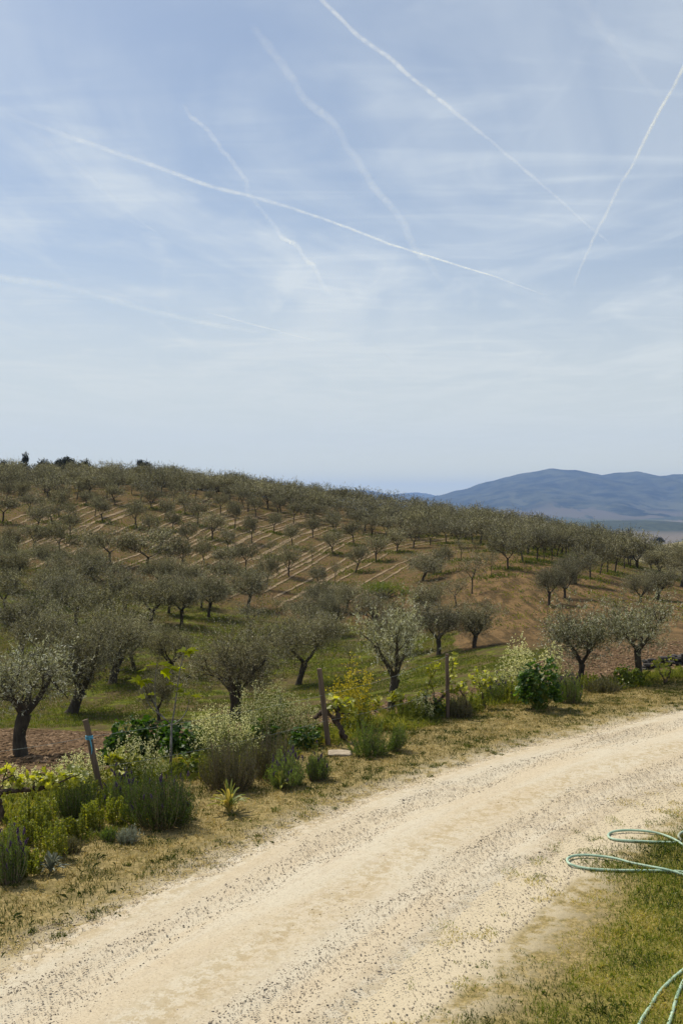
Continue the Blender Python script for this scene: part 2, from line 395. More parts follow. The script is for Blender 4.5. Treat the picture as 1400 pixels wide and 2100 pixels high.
p = t.node('ShaderNodeBsdfPrincipled'); t.l.new(c, p.inputs['Base Color']); p.inputs['Roughness'].default_value = 1.0
p.inputs['Specular IOR Level'].default_value = 0.1
finish(t, p.outputs[0]); M['clod'] = m

# ground: dry verge, ploughed soil, meadow, terrace soil, far fields - chosen by where the soil is
def ground_mat():
    m, t = mat('ground_soil_and_grass')
    pos = t.node('ShaderNodeNewGeometry').outputs['Position']
    n1 = t.noise(pos, 0.55, 5, 0.6); n2 = t.noise(pos, 3.5, 6, 0.65); n3 = t.noise(pos, 24, 5, 0.7); n4 = t.noise(pos, 0.12, 4, 0.55)
    nf = t.noise(pos, 70, 3, 0.7)
    # terrace soil on the hill
    hill = t.mix(t.rng(n2, 0.38, 0.66), (0.112, 0.068, 0.029), (0.205, 0.130, 0.060))
    hill = t.mix(t.rng(n1, 0.50, 0.60, 0, 0.6), hill, (0.095, 0.085, 0.030))
    hill = t.mix(t.rng(n3, 0.5, 0.75, 0, 0.55), hill, (0.070, 0.050, 0.024))
    hill = t.mix(t.rng(t.noise(pos, 4.0, 8, 0.78), 0.46, 0.60, 0, 0.7), hill, (0.055, 0.046, 0.018))
    # ploughed soil with furrow streaks
    fur = t.noise(t.map(pos, (1.5, 0.13, 1), (0, 0, -0.42)), 1.0, 7, 0.7, 0.3)
    plow = t.mix(t.rng(n3, 0.36, 0.66), (0.100, 0.065, 0.030), (0.205, 0.138, 0.066))
    plow = t.mix(t.rng(fur, 0.48, 0.62, 0, 0.55), plow, (0.095, 0.060, 0.034))
    n6 = t.noise(t.map(pos, (1, .35, 1)), 1.6, 9, 0.82)
    slope = t.mix(t.rng(fur, 0.44, 0.58), (0.205, 0.128, 0.056), (0.095, 0.062, 0.026))
    slope = t.mix(t.rng(n6, 0.44, 0.62, 0, 0.75), slope, (0.055, 0.037, 0.017))  # darker speckle painted in for the shading of clods and furrows
    slope = t.mix(t.rng(n2, 0.5, 0.75, 0, 0.6), slope, (0.070, 0.050, 0.026))
    plow = t.mix(t.attr('m_slope'), plow, slope)
    # meadow
    mead = t.mix(t.rng(n2, 0.40, 0.62), (0.070, 0.088, 0.010), (0.165, 0.175, 0.022))
    mead = t.mix(t.rng(n1, 0.43, 0.55, 0, 0.85), mead, (0.125, 0.088, 0.042))
    mead = t.mix(t.rng(t.noise(pos, 1.1, 7, 0.78), 0.48, 0.58, 0, 0.75), mead, (0.085, 0.068, 0.026))
    mead = t.mix(t.rng(n3, 0.55, 0.72, 0, 0.6), mead, (0.055, 0.058, 0.016))
    # verge
    dry = t.mix(t.rng(n3, 0.36, 0.66), (0.18, 0.138, 0.056), (0.36, 0.275, 0.120))
    dry = t.mix(t.rng(n2, 0.45, 0.62, 0, 0.65), dry, (0.12, 0.098, 0.042))
    nv = t.noise(pos, 9, 6, 0.75)
    dry = t.mix(t.rng(nf, 0.52, 0.62, 0, 0.7), dry, (0.12, 0.092, 0.036))
    dry = t.mix(t.rng(nv, 0.50, 0.62, 0, 0.75), dry, (0.115, 0.098, 0.030))
    dry = t.mix(t.rng(nv, 0.42, 0.32, 0, 0.6), dry, (0.40, 0.32, 0.17))
    sandm = t.math('MULTIPLY', t.rng(t.math('ADD', t.math('MULTIPLY', n2, 0.7), t.math('MULTIPLY', nf, 0.3)), 0.44, 0.54), t.attr('m_sand'))
    sandm = t.math('MAXIMUM', sandm, t.rng(t.attr('m_sand'), 0.75, 1.0))
    dry = t.mix(sandm, dry, t.mix(t.rng(nf, 0.54, 0.68, 0, 0.7), (0.50, 0.425, 0.295), (0.23, 0.185, 0.13)))
    lw_ = t.mix(t.rng(n3, 0.4, 0.65), (0.13, 0.125, 0.020), (0.24, 0.19, 0.060))
    dry = t.mix(t.attr('m_lawn'), dry, lw_)
    def soft(a, amt=0.5):
        q = t.math('ADD', t.attr(a), t.math('MULTIPLY', t.math('SUBTRACT', t.math('ADD', t.math('MULTIPLY', n1, 0.5), t.math('MULTIPLY', n2, 0.5)), 0.5), amt*2))
        return t.rng(q, 0.35, 0.65)
    c = t.mix(soft('m_grass', 1.3), hill, mead)
    c = t.mix(soft('m_plow', 0.8), c, plow)
    c = t.mix(soft('m_dry', 0.5), c, dry)
    # the valley far below: fields and woods
    vor = t.node('ShaderNodeTexVoronoi'); vor.inputs['Scale'].default_value = 0.0062; vor.inputs['Randomness'].default_value = 1
    wp = t.vmath('ADD', t.map(pos, (0.55, 0.30, 0)), t.vmath('MULTIPLY', t.noise(pos, 0.002, 3, out='Color'), (260, 260, 0)))
    t.l.new(wp, vor.inputs['Vector'])
    sc = t.node('ShaderNodeSeparateColor'); t.l.new(vor.outputs['Color'], sc.inputs[0])
    field = t.ramp(sc.outputs[0], [(0.0, (0.05, 0.06, 0.025)), (0.25, (0.12, 0.10, 0.065)), (0.45, (0.08, 0.088, 0.04)), (0.62, (0.16, 0.13, 0.09)), (0.8, (0.06, 0.07, 0.03)), (0.93, (0.24, 0.20, 0.14))], 'CONSTANT')
    wood = t.rng(t.noise(t.map(pos, (1, 0.35, 0)), 0.0016, 5, 0.6, 0.5), 0.50, 0.53)
    wood = t.math('MAXIMUM', wood, t.attr('m_wood'))
    wc = t.mix(t.rng(t.noise(pos, 0.02, 4, 0.7), 0.35, 0.65), (0.028, 0.036, 0.018), (0.055, 0.065, 0.032))
    farc = t.mix(wood, field, wc)
    # scrub and vineyard rows on the knoll
    rows = t.node('ShaderNodeTexWave', wave_type='BANDS'); rows.inputs['Scale'].default_value = 0.055; rows.inputs['Distortion'].default_value = 0.6
    rows.inputs['Detail'].default_value = 1
    t.l.new(t.map(pos, (1, 0.75, 0), (0, 0, 0.0)), rows.inputs['Vector'])
    kn = t.mix(t.rng(rows.outputs['Fac'], 0.55, 0.8), (0.27, 0.22, 0.115), (0.085, 0.09, 0.045))
    kn = t.mix(t.rng(t.noise(pos, 0.013, 4), 0.54, 0.57), kn, (0.05, 0.052, 0.036))
    farc = t.mix(t.attr('m_knoll'), farc, kn)
    c = t.mix(t.attr('m_far'), c, farc)
    p = t.node('ShaderNodeBsdfPrincipled'); t.l.new(c, p.inputs['Base Color']); p.inputs['Roughness'].default_value = 1.0
    p.inputs['Specular IOR Level'].default_value = 0.08
    bp = t.node('ShaderNodeBump'); bp.inputs['Strength'].default_value = 1.0; bp.inputs['Distance'].default_value = 0.10
    hh = t.math('ADD', t.math('MULTIPLY', n3, 0.6), t.math('MULTIPLY', n2, 1.8))
    hh = t.math('MULTIPLY', hh, t.math('SUBTRACT', 1.0, t.math('MULTIPLY', t.attr('m_dry'), 0.88)))
    t.l.new(hh, bp.inputs['Height']); t.l.new(bp.outputs[0], p.inputs['Normal'])
    finish(t, p.outputs[0]); return m
M['ground'] = ground_mat()

def road_mat():
    m, t = mat('sandy_track')
    pos = t.node('ShaderNodeNewGeometry').outputs['Position']
    st = t.node('ShaderNodeAttribute', attribute_name='st').outputs['Vector']
    s2 = t.node('ShaderNodeSeparateXYZ'); t.l.new(st, s2.inputs[0])
    streak = t.noise(t.map(st, (0.28, 2.6, 1)), 1.0, 5, 0.6, 0.4)
    streak2 = t.noise(t.map(st, (0.8, 9.0, 1)), 1.0, 4, 0.6, 0.3)
    n2 = t.noise(pos, 2.2, 5, 0.6); n3 = t.noise(pos, 16, 6, 0.75); nf = t.noise(pos, 48, 4, 0.75)
    c = t.mix(t.rng(streak, 0.38, 0.64), (0.51, 0.452, 0.342), (0.49, 0.412, 0.290))
    c = t.mix(t.rng(streak2, 0.52, 0.72, 0, 0.45), c, (0.43, 0.35, 0.25))
    c = t.mix(t.rng(n2, 0.5, 0.7, 0, 0.35), c, (0.47, 0.38, 0.255))
    c = t.mix(t.rng(n3, 0.50, 0.68, 0, 0.55), c, (0.37, 0.305, 0.215))
    c = t.mix(t.rng(nf, 0.54, 0.68, 0, 0.75), c, (0.23, 0.185, 0.13))
    c = t.mix(t.rng(nf, 0.44, 0.34, 0, 0.35), c, (0.64, 0.57, 0.43))
    # straw and dust in the middle of the far stretch
    mid = t.math('MULTIPLY', t.rng(t.math('ABSOLUTE', t.math('SUBTRACT', s2.outputs[1], 0.15)), 0.0, 0.50, 1, 0), t.rng(t.noise(pos, 9, 6, 0.8), 0.47, 0.56))
    c = t.mix(t.math('MULTIPLY', mid, 0.6), c, (0.33, 0.25, 0.13))
    ed = t.math('MULTIPLY', t.rng(t.math('ABSOLUTE', s2.outputs[1]), 1.0, 1.6), t.rng(t.noise(pos, 7, 5, 0.7), 0.46, 0.56))
    c = t.mix(t.math('MULTIPLY', ed, 0.8), c, (0.34, 0.265, 0.15))
    p = t.node('ShaderNodeBsdfPrincipled'); t.l.new(c, p.inputs['Base Color']); p.inputs['Roughness'].default_value = 0.95
    p.inputs['Specular IOR Level'].default_value = 0.1
    bp = t.node('ShaderNodeBump'); bp.inputs['Strength'].default_value = 0.7; bp.inputs['Distance'].default_value = 0.012
    t.l.new(t.math('ADD', n3, t.math('MULTIPLY', nf, 0.6)), bp.inputs['Height']); t.l.new(bp.outputs[0], p.inputs['Normal'])
    finish(t, p.outputs[0]); return m
M['road'] = road_mat()
m, t = mat('pale_wheel_track')
pos = t.node('ShaderNodeNewGeometry').outputs['Position']
c = t.mix(t.rng(t.noise(pos, 0.9, 6, 0.75), 0.46, 0.56), (0.225, 0.158, 0.082), (0.135, 0.090, 0.042))
p = t.node('ShaderNodeBsdfPrincipled'); t.l.new(c, p.inputs['Base Color']); p.inputs['Roughness'].default_value = 1.0
finish(t, p.outputs[0]); M['track'] = m
m, t = mat('mountain_forest')
pos = t.node('ShaderNodeNewGeometry').outputs['Position']
c = t.mix(t.rng(t.noise(pos, 0.004, 6, 0.7), 0.35, 0.65), (0.012, 0.018, 0.010), (0.075, 0.080, 0.045))
fz = t.math('MULTIPLY', t.rng(t.noise(t.map(pos, (1, 0.4, 1)), 0.0016, 4, 0.6, 0.8), 0.585, 0.60), t.attr('m_low'))
c = t.mix(fz, c, (0.085, 0.088, 0.050))
c = t.mix(t.math('MULTIPLY', t.rng(t.noise(t.map(pos, (1, 0.3, 1), loc=(900, 0, 0)), 0.0022, 4, 0.6, 0.8), 0.50, 0.52), t.attr('m_foot')), c, (0.11, 0.095, 0.065))
p = t.node('ShaderNodeBsdfPrincipled'); t.l.new(c, p.inputs['Base Color']); p.inputs['Roughness'].default_value = 1.0
p.inputs['Specular IOR Level'].default_value = 0.0
finish(t, p.outputs[0]); M['mountain'] = m

# ------------------------------------------------------------------ ground sheet
def fence_d(u): return np.interp(u, [0, 350, 700, 1050, 1400], [12.8, 14.6, 17.0, 20.4, 23.2])
def masks(x, y):
    yy = np.maximum(y, 3.0); u = np.clip(700+F_PX*x/yy, -600, 2000); r = np.hypot(x, y)
    fd = fence_d(u)
    n = fbm(x, y, 0.35, 3, 31)
    dry = 1-sstep(y-fd+0.5*n, 0.0, 1.6)
    dry = np.where(y < 6, 1.0, dry)
    end = np.interp(u, [0, 500, 900, 1050, 1200, 1400], [37, 37, 36, 33, 60, 90])
    plow = sstep(y-fd, 0.5, 2.0)*(1-sstep(y+2.5*n, end-2, end+2))
    # brown slope to the right
    sl = sstep(u+60*n, 900, 960)*sstep(y, 50, 56)*(1-sstep(y+4*n, 96, 112))
    plow = np.maximum(plow, sl)
    slope = sstep(u, 880, 960)*sstep(y, 44, 54)
    g1 = sstep(y, 33, 40)*(1-sstep(y, np.interp(u, [0, 350, 700, 900], [66, 72, 68, 60]), np.interp(u, [0, 350, 700, 900], [100, 95, 84, 66])))
    g1 = g1*(1-sstep(u, 1000, 1100)*sstep(y, 48, 52))
    gr = g1*0.95
    gr = np.maximum(gr, 0.50*sstep(y, 100, 130)*sstep(u, 500, 900))
    gr = np.maximum(gr, 0.36*(y > 90))
    S, T = road_st(x, y)
    T = T.reshape(x.shape)
    sand = 1-sstep(np.where(T > 0, T-.45, -T), 1.3, 2.2)
    lawn = sstep(T+0.55*fbm(x, y, .9, 3, 71)+.25*fbm(x, y, 2.4, 3, 72)+.55*sstep(y, 10, 14.5), 2.3, 3.0)
    far = sstep(r, 210, 330)
    kn = np.exp(-((x-430)/230)**2-((y-980)/260)**2); kn = sstep(kn, 0.25, 0.5)
    wood = np.maximum(np.exp(-((x-1450)/480)**2-((y-4450)/420)**2), np.exp(-((x-900)/480)**2-((y-4550)/380)**2))
    wood = sstep(wood, 0.35, 0.5)
    return dict(m_dry=dry, m_plow=plow*(1-dry), m_slope=slope, m_grass=gr, m_sand=sand*(1-0.0*lawn), m_lawn=lawn, m_far=far, m_knoll=kn, m_wood=wood)
az = np.radians(np.concatenate([np.arange(-180, -24, 2.0), np.arange(-24, 24, 0.12), np.arange(24, 180, 2.0)]))
rr = [1.0, 2.5, 4.0, 5.0]
while rr[-1] < 19500:
    k = rr[-1]; rr.append(k*(1.011 if k < 210 else 1.028))
rr = np.array(rr)
R, A = np.meshgrid(rr, az, indexing='ij')
GX, GY = R*np.sin(A), R*np.cos(A)
GZ = H(GX, GY)
nr, na = R.shape
V = np.stack([GX, GY, GZ], -1).reshape(-1, 3)
I = np.arange(nr*na).reshape(nr, na)
F = np.stack([I[:-1], np.roll(I, -1, 1)[:-1], np.roll(I, -1, 1)[1:], I[1:]], -1).reshape(-1, 4)
acc = Acc(); acc.add(V, F[:, ::-1])
acc.F.append((I[0])[None, :][:, ::-1]); acc.T.append(np.zeros(1, np.float32))
gme = acc.mesh('ground', M['ground'], True)
for k, v in masks(GX, GY).items():
    a = gme.attributes.new(k, 'FLOAT', 'POINT'); a.data.foreach_set('value', v.ravel().astype(np.float32))
tag(link('ground', gme), kind='structure')

# ------------------------------------------------------------------ road
ns = 1100; nt_ = 30
ss = np.linspace(0.5, _s[-1]-0.5, ns)
cx = np.interp(ss, _s, RCL[:, 0]); cy = np.interp(ss, _s, RCL[:, 1])
tx, ty = np.gradient(cx), np.gradient(cy); q = np.hypot(tx, ty); tx /= q; ty /= q
eL = 1.72+0.16*fbm(ss, ss*0+3, 0.7, 5, 41, 0.65); eR = 1.52+0.26*fbm(ss, ss*0+9, 0.7, 5, 43, 0.65)
tt = np.linspace(0, 1, nt_)
T2 = -eL[:, None]*(1-tt)+eR[:, None]*tt
X = cx[:, None]+ty[:, None]*T2; Y = cy[:, None]-tx[:, None]*T2
edge = np.minimum(T2+eL[:, None], eR[:, None]-T2)
S2 = np.repeat(ss[:, None], nt_, 1)
Zr = ZR-0.012+0.046*sstep(edge, 0, 0.5)-0.020*np.exp(-((np.abs(T2)-0.8)/0.28)**2)*sstep(edge, 0, 0.3)+0.010*fbm(X, Y, 1.3, 3, 12)*sstep(edge, 0, 0.3)
acc = Acc(); I = np.arange(ns*nt_).reshape(ns, nt_)
acc.add(np.stack([X, Y, Zr], -1).reshape(-1, 3), np.stack([I[:-1, :-1], I[:-1, 1:], I[1:, 1:], I[1:, :-1]], -1).reshape(-1, 4))
me = acc.mesh('road', M['road'], True)
a = me.attributes.new('st', 'FLOAT_VECTOR', 'POINT')
a.data.foreach_set('vector', np.stack([S2, T2, S2*0], -1).ravel().astype(np.float32))
tag(link('road', me), kind='structure')
def road_z(x, y):
    S, T = road_st(x, y); return np.where(np.abs(T) < 1.6, ZR+0.02, ZR)

# pale wheel tracks between the terraced rows
TR = [[(10, 1098), (45, 1084), (90, 1068)], [(20, 1125), (60, 1110), (110, 1090)], [(40, 1062), (75, 1050), (110, 1040)], [(130, 1146), (170, 1128), (210, 1112)], [(240, 1152), (290, 1132), (340, 1112)], [(250, 1172), (300, 1152), (345, 1136)], [(60, 1150), (100, 1134), (140, 1118)], [(480, 1200), (530, 1176), (560, 1160)],
 [(0, 1009), (23, 1004), (50, 998)], [(0, 1040), (11, 1036), (34, 1030), (60, 1022)], [(77, 1036), (96, 1031), (130, 1020)],
 [(11, 1027), (34, 1022), (60, 1014)], [(100, 1061), (120, 1052), (150, 1041), (175, 1031), (215, 1018)], [(89, 1114), (121, 1107), (171, 1088), (193, 1073), (246, 1052), (300, 1034)],
 [(107, 1103), (150, 1091), (182, 1076), (225, 1058), (270, 1042)], [(152, 1066), (182, 1054), (230, 1036)],
 [(225, 1098), (250, 1088), (279, 1076), (318, 1062), (350, 1050), (382, 1037), (420, 1026)], [(230, 1110), (250, 1100), (290, 1084), (330, 1068), (360, 1056)],
 [(286, 1107), (309, 1098), (354, 1077), (402, 1058), (440, 1044)], [(286, 1118), (309, 1108), (357, 1086), (404, 1066), (436, 1056), (473, 1045), (510, 1040)],
 [(361, 1118), (390, 1103), (421, 1086), (460, 1070), (500, 1060)], [(373, 1122), (393, 1113), (428, 1095), (464, 1077), (500, 1068), (536, 1058), (570, 1052)],
 [(345, 1172), (385, 1163), (410, 1152), (437, 1136), (455, 1128), (500, 1106), (530, 1092), (560, 1078), (600, 1066), (640, 1060), (680, 1057)],
 [(420, 1130), (455, 1113), (500, 1094), (540, 1080), (590, 1066), (625, 1058)],
 [(470, 1165), (530, 1141), (570, 1119), (595, 1106), (640, 1088), (680, 1080), (720, 1076)], [(520, 1130), (560, 1110), (600, 1092), (650, 1078)],
 [(530, 1200), (560, 1183), (590, 1167), (620, 1148), (660, 1125), (690, 1110), (720, 1101), (760, 1094), (800, 1092)],
 [(570, 1165), (610, 1144), (650, 1120), (690, 1102)],
 [(600, 1208), (650, 1180), (700, 1150), (715, 1142), (750, 1125), (790, 1113), (850, 1108), (905, 1103), (940, 1103)],
 [(620, 1216), (680, 1178), (730, 1154), (755, 1143), (790, 1126), (850, 1114), (895, 1108)],
 [(700, 1222), (750, 1196), (800, 1167), (840, 1147), (875, 1136), (910, 1130)], [(850, 1160), (872, 1148), (900, 1138), (930, 1130), (975, 1128)]]
acc = Acc()
for line, side in [(q, e) for q in TR for e in (0, 1.55)]:
    dx0 = line[1][0]-line[0][0]; dy0 = line[1][1]-line[0][1]; dx1 = line[-1][0]-line[-2][0]; dy1 = line[-1][1]-line[-2][1]
    line = [(line[0][0]-dx0*.9, line[0][1]-dy0*.9)]+line+[(line[-1][0]+dx1*.6, line[-1][1]+dy1*.4)]
    L = catmull(line, 10); pts = np.array([P(u, v, 60, 190)[:2] for u, v in L])
    tn = np.gradient(pts, axis=0); tn = nrm(tn); nn = np.stack([tn[:, 1], -tn[:, 0]], 1)
    pts = pts+nn*(side+0.25*fbm(pts[:, 0], pts[:, 1], 0.3, 3, 78))[:, None]
    k = len(pts); ar = np.arange(k)
    wd = (0.15+0.10*fbm(pts[:, 0], pts[:, 1], 0.8, 3, 77))*np.clip(np.minimum(ar+0.4, k-1-ar+0.4)/4, 0.1, 1)
    a = pts+nn*wd[:, None]; b = pts-nn*wd[:, None]; mid = pts
    VV = np.stack([a, mid, b], 1).reshape(-1, 2)
    VV = np.column_stack([VV, H(VV[:, 0], VV[:, 1])+0.05])
    Fq = [(i*3+j, i*3+j+1, i*3+j+4, i*3+j+3) for i in range(k-1) for j in range(2)]
    acc.add(VV, Fq)
tag(link('paths', acc.mesh('paths', M['track'], True)), kind='structure')

# ------------------------------------------------------------------ mountain and far hills
def ridge_mesh(name, prof, d0, w_front, w_back, zbase, seed, amp, cols):
    us = np.arange(cols[0], cols[1], cols[2]); ds = np.concatenate([np.linspace(d0-w_front, d0, 70), np.linspace(d0, d0+w_back, 14)[1:]])
    U, Dp = np.meshgrid(us, ds, indexing='ij')
    X = (U-700)/F_PX*Dp
    pu = np.array(prof, float)
    top = -(np.interp(700+F_PX*X/d0, pu[:, 0], pu[:, 1])-VH)/F_PX*d0
    t = np.where(Dp <= d0, (Dp-(d0-w_front))/w_front, 1-(Dp-d0)/w_back)
    prof_t = t**1.25
    Z = zbase+(top-zbase)*prof_t
    rg = 1-np.abs(fbm(X, Dp*0.35, 1/1500., 5, seed, 0.55))*2.2
    Z = Z+amp*(rg-0.6)*np.sin(np.pi*np.clip(t, 0, 1))**0.8+amp*0.10*fbm(X, Dp, 1/160., 3, seed+5)*np.clip(t*3, 0, 1)
    acc = Acc(); n, k = Z.shape; I = np.arange(n*k).reshape(n, k)
    acc.add(np.stack([X, Dp, Z], -1).reshape(-1, 3), np.stack([I[:-1, :-1], I[1:, :-1], I[1:, 1:], I[:-1, 1:]], -1).reshape(-1, 4))
    me = acc.mesh(name, M['mountain'], True)
    for nm, v in (('m_low', 1-sstep(t, 0.35, 0.8)), ('m_foot', 1-sstep(t, 0.18, 0.36))):
        a = me.attributes.new(nm, 'FLOAT', 'POINT'); a.data.foreach_set('value', v.ravel().astype(np.float32))
    return tag(link(name, me), kind='structure')
ridge_mesh('mountain', [(-900, 1034), (400, 1034), (700, 1031), (800, 1026), (860, 1022), (900, 1016), (950, 1003), (1000, 988), (1030, 979), (1060, 973), (1100, 966),
    (1122, 961), (1128, 959), (1140, 960), (1150, 963), (1180, 964), (1205, 969), (1235, 975), (1262, 969), (1290, 968), (1306, 966), (1325, 972), (1345, 977), (1380, 973), (1400, 973),
    (1480, 978), (1600, 995), (1800, 1012), (2300, 1030)], 11500, 4200, 3000, -125, 3, 120, (-900, 2300, 9))
ridge_mesh('distant_hills', [(-900, 1010), (300, 1014), (600, 1008), (735, 1005), (760, 1006), (785, 1011), (803, 1014), (830, 1011), (855, 1010), (875, 1012), (893, 1017), (915, 1014), (935, 1018),
    (1100, 1010), (1500, 1012), (2300, 1020)], 17500, 4500, 3000, -125, 8, 60, (-900, 2300, 9))

# ------------------------------------------------------------------ olive trees
def curve_pts(p0, d0, L, n, rng, wob=0.25, up=0.0):
    pts = [np.array(p0, float)]; d = nrm(np.array(d0, float)); st = L/n
    for i in range(n):
        d = nrm(d+rng.normal(0, wob/n**0.5, 3)+np.array([0, 0, up/n]))
        pts.append(pts[-1]+d*st)
    return np.array(pts), d
def olive(seed, leafL, leafW, nsh, kper, crown_mat, fork=0.28, rtr=0.13, limbs=4, lean=0.0, hgt=3.5, wid=3.6, detail=1, shootL=0.32, silver=0.0, open_=0.0):
    rng = np.random.default_rng(seed)
    wood = Acc(); cr = Acc()
    fz = hgt*fork
    sd = 8 if detail > 1 else 5
    tp, td = curve_pts((0, 0, -0.15), (lean*0.7, rng.normal(0, .08), 1), fz+0.15, 6, rng, 0.16)
    rad = rtr*np.array([1.55, 1.12, 1.0, 0.95, 0.95, 1.02, 1.12])*rng.uniform(0.92, 1.08, 7)
    tube(wood, tp, rad, sd+2)
    top = tp[-1]; anchors = []
    for l in range(limbs):
        an = 2*math.pi*(l+rng.uniform(-0.22, 0.22))/limbs+seed
        out = rng.uniform(0.75, 1.15)
        L = hgt*rng.uniform(0.42, 0.56)
        lp, ld = curve_pts(top, (math.cos(an)*out*wid/hgt, math.sin(an)*out*wid/hgt, 1.0), L, 7, rng, 0.30, 0.35)
        r0 = rtr*rng.uniform(0.52, 0.68)
        tube(wood, lp, np.linspace(r0, r0*0.28, 8), sd)
        for s in range(5 + (detail > 1)*2):
            i = rng.integers(2, 7); b = lp[i]
            dd = nrm(ld*0.5+rng.normal(0, 0.75, 3)*np.array([1, 1, 0.45])+np.array([0, 0, 0.25]))
            sp, sdv = curve_pts(b, dd, hgt*rng.uniform(0.16, 0.30), 4, rng, 0.35, 0.15)
            tube(wood, sp, np.linspace(r0*0.34, r0*0.10, 5), 4, cap=False)
            anchors += [sp[2], sp[3], sp[4], sp[4]]
            if detail > 1:
                for q in range(4):
                    tw, _ = curve_pts(sp[rng.integers(1, 5)], rng.normal(0, 1, 3)+np.array([0, 0, 0.5]), hgt*0.12, 3, rng, 0.3)
                    tube(wood, tw, np.linspace(r0*0.09, r0*0.03, 4), 3, cap=False); anchors.append(tw[-1])
        anchors += [lp[-1], lp[-1], lp[-2], lp[-3]]
    A = np.array(anchors)
    # clumps of foliage filling an uneven flattened crown
    cz = hgt*0.70; off_ = rng.normal(0, 0.07*wid, 2); sq = rng.uniform(0.82, 1.18)
    nC = 60
    ph = rng.uniform(0, 2*np.pi, nC); ct = rng.uniform(-0.55, 1, nC)
    rr_ = rng.uniform(0.35, 1.0, nC)**0.6
    C = np.stack([np.cos(ph)*np.sqrt(1-ct**2)*wid*0.46*rr_, np.sin(ph)*np.sqrt(1-ct**2)*wid*0.46*rr_, cz+ct*hgt*0.30*rr_], 1)
    C[:, 0] *= sq; C[:, 1] /= sq; C[:, :2] += top[:2]*0.8+off_
    C[:, 2] += hgt*0.07*rng.normal(0, 1, nC)
    keep = rng.random(nC) > open_
    C = np.vstack([C[keep], A])
    cid = rng.integers(0, len(C), nsh)
    rad_c = rng.uniform(0.5, 1.2, len(C))[cid]*0.095*(hgt+wid)/2
    O = C[cid]+rng.normal(0, 1, (nsh, 3))*rad_c[:, None]*np.array([1, 1, 0.75])
    cen = np.array([top[0]*0.8, top[1]*0.8, cz-0.25*hgt])
    D = nrm(nrm(O-cen)*0.75+rng.normal(0, 0.5, (nsh, 3))+np.array([0, 0, 0.45]))
    tc = rng.uniform(0.15, 0.65, len(C))[cid]+rng.normal(0, 0.10, nsh)+silver
    ex = rng.random(nsh) < 0.10                      # long young shoots standing out of the crown
    D[ex] = nrm(D[ex]*0.7+np.array([0, 0, 0.9]))
    shoots(cr, O, D, shootL*rng.uniform(0.5, 1.3, nsh)*np.where(ex, 1.7, 1.0), kper, leafL, leafW, tc, rng, 0.75)
    return wood.mesh('trunk', M['bark'], True), cr.mesh('crown', crown_mat), (hgt, wid)

MID = [olive(100+i, 0.085, 0.026, 2700, 10, M['olive'], fork=[.22, .28, .33, .26, .3][i], limbs=[4, 3, 4, 5, 3][i], rtr=[.15, .13, .12, .17, .14][i], detail=2, wid=[3.9, 3.6, 3.4, 4.1, 3.7][i]) for i in range(5)]
FAR = [olive(200+i, 0.12, 0.046, 950, 9, M['olive'], fork=[.36, .30, .24, .38, .28, .34, .26, .22][i], limbs=[3, 4, 3, 3, 4, 3, 4, 4][i], rtr=0.095, open_=0.30, shootL=0.40, hgt=3.5*(0.9+0.05*i), wid=3.6*(1.12-0.045*i), lean=[0, .3, .15, .4, 0, .2, .35, .1][i]) for i in range(8)]
THIN = [olive(300+i, 0.11, 0.035, 420, 8, M['olive'], fork=.36, limbs=3, rtr=0.07, open_=0.5, shootL=0.4) for i in range(3)]
NTREE = [0]
def plant(kit, x, y, z, hgt, wid, label, group, rz=None, name='olive_tree', cat='olive tree'):
    wood, crown, (h0, w0) = kit
    NTREE[0] += 1
    sxy = wid/w0; sz = hgt/h0
    o = thing(name, label, cat, (x, y, z), group, random.uniform(0, 6.28) if rz is None else rz, (sxy*random.uniform(.88, 1.14), sxy*random.uniform(.88, 1.14), sz*random.uniform(.94, 1.06)))
    o.rotation_euler.x = random.gauss(0, .05); o.rotation_euler.y = random.gauss(0, .05)
    link('trunk', wood, o); link('crown', crown, o)
    return o
def put(kit, u, v, hp, wp, label=None, group=None, d=None, **kw):
    x, y, z = P(u, v) if d is None else (lambda X: (X, d, float(H(X, d))))((u-700)/F_PX*d)
    return plant(kit, x, y, z, hp*y/F_PX, wp*y/F_PX, label, group, **kw)

# the trees just past the vine row, each its own
N1 = olive(11, 0.072, 0.017, 760, 11, M['olive_near'], fork=0.36, rtr=0.115, limbs=3, detail=2, hgt=2.2, wid=2.0, shootL=0.22, silver=0.22, open_=0.25)
put(N1, 800, 1474, 226, 165, 'silvery olive tree with thick dark forked trunk beside the yellow flowering mustard', 'large olive trees near the vine row', rz=0.4)
N2 = olive(12, 0.065, 0.018, 1700, 11, M['olive_near'], fork=0.26, rtr=0.085, limbs=4, detail=2, hgt=2.4, wid=2.4, shootL=0.22, silver=0.06, open_=0.35)
put(N2, 1188, 1408, 176, 190, 'wide leafy olive tree with slim trunk behind the purple lavender and the broad leaved shrub', 'large olive trees near the vine row', rz=1.2)
N3 = olive(13, 0.065, 0.018, 1600, 11, M['olive_near'], fork=0.40, rtr=0.105, limbs=4, detail=2, hgt=2.5, wid=2.7, shootL=0.22, silver=0.08, open_=0.35)
put(N3, 1310, 1402, 175, 195, 'spreading olive tree with straight dark trunk beside the low dark wall near the road bend', 'large olive trees near the vine row', rz=2.0)
N4 = olive(14, 0.075, 0.016, 1050, 11, M['olive_near'], fork=0.40, rtr=0.14, limbs=4, detail=2, hgt=2.2, wid=2.0, shootL=0.26, silver=0.15, open_=0.3)
put(N4, 45, 1552, 205, 215, 'olive tree with stout trunk and bright silver sprays on ploughed soil at the left edge', 'large olive trees near the vine row', rz=0.2)
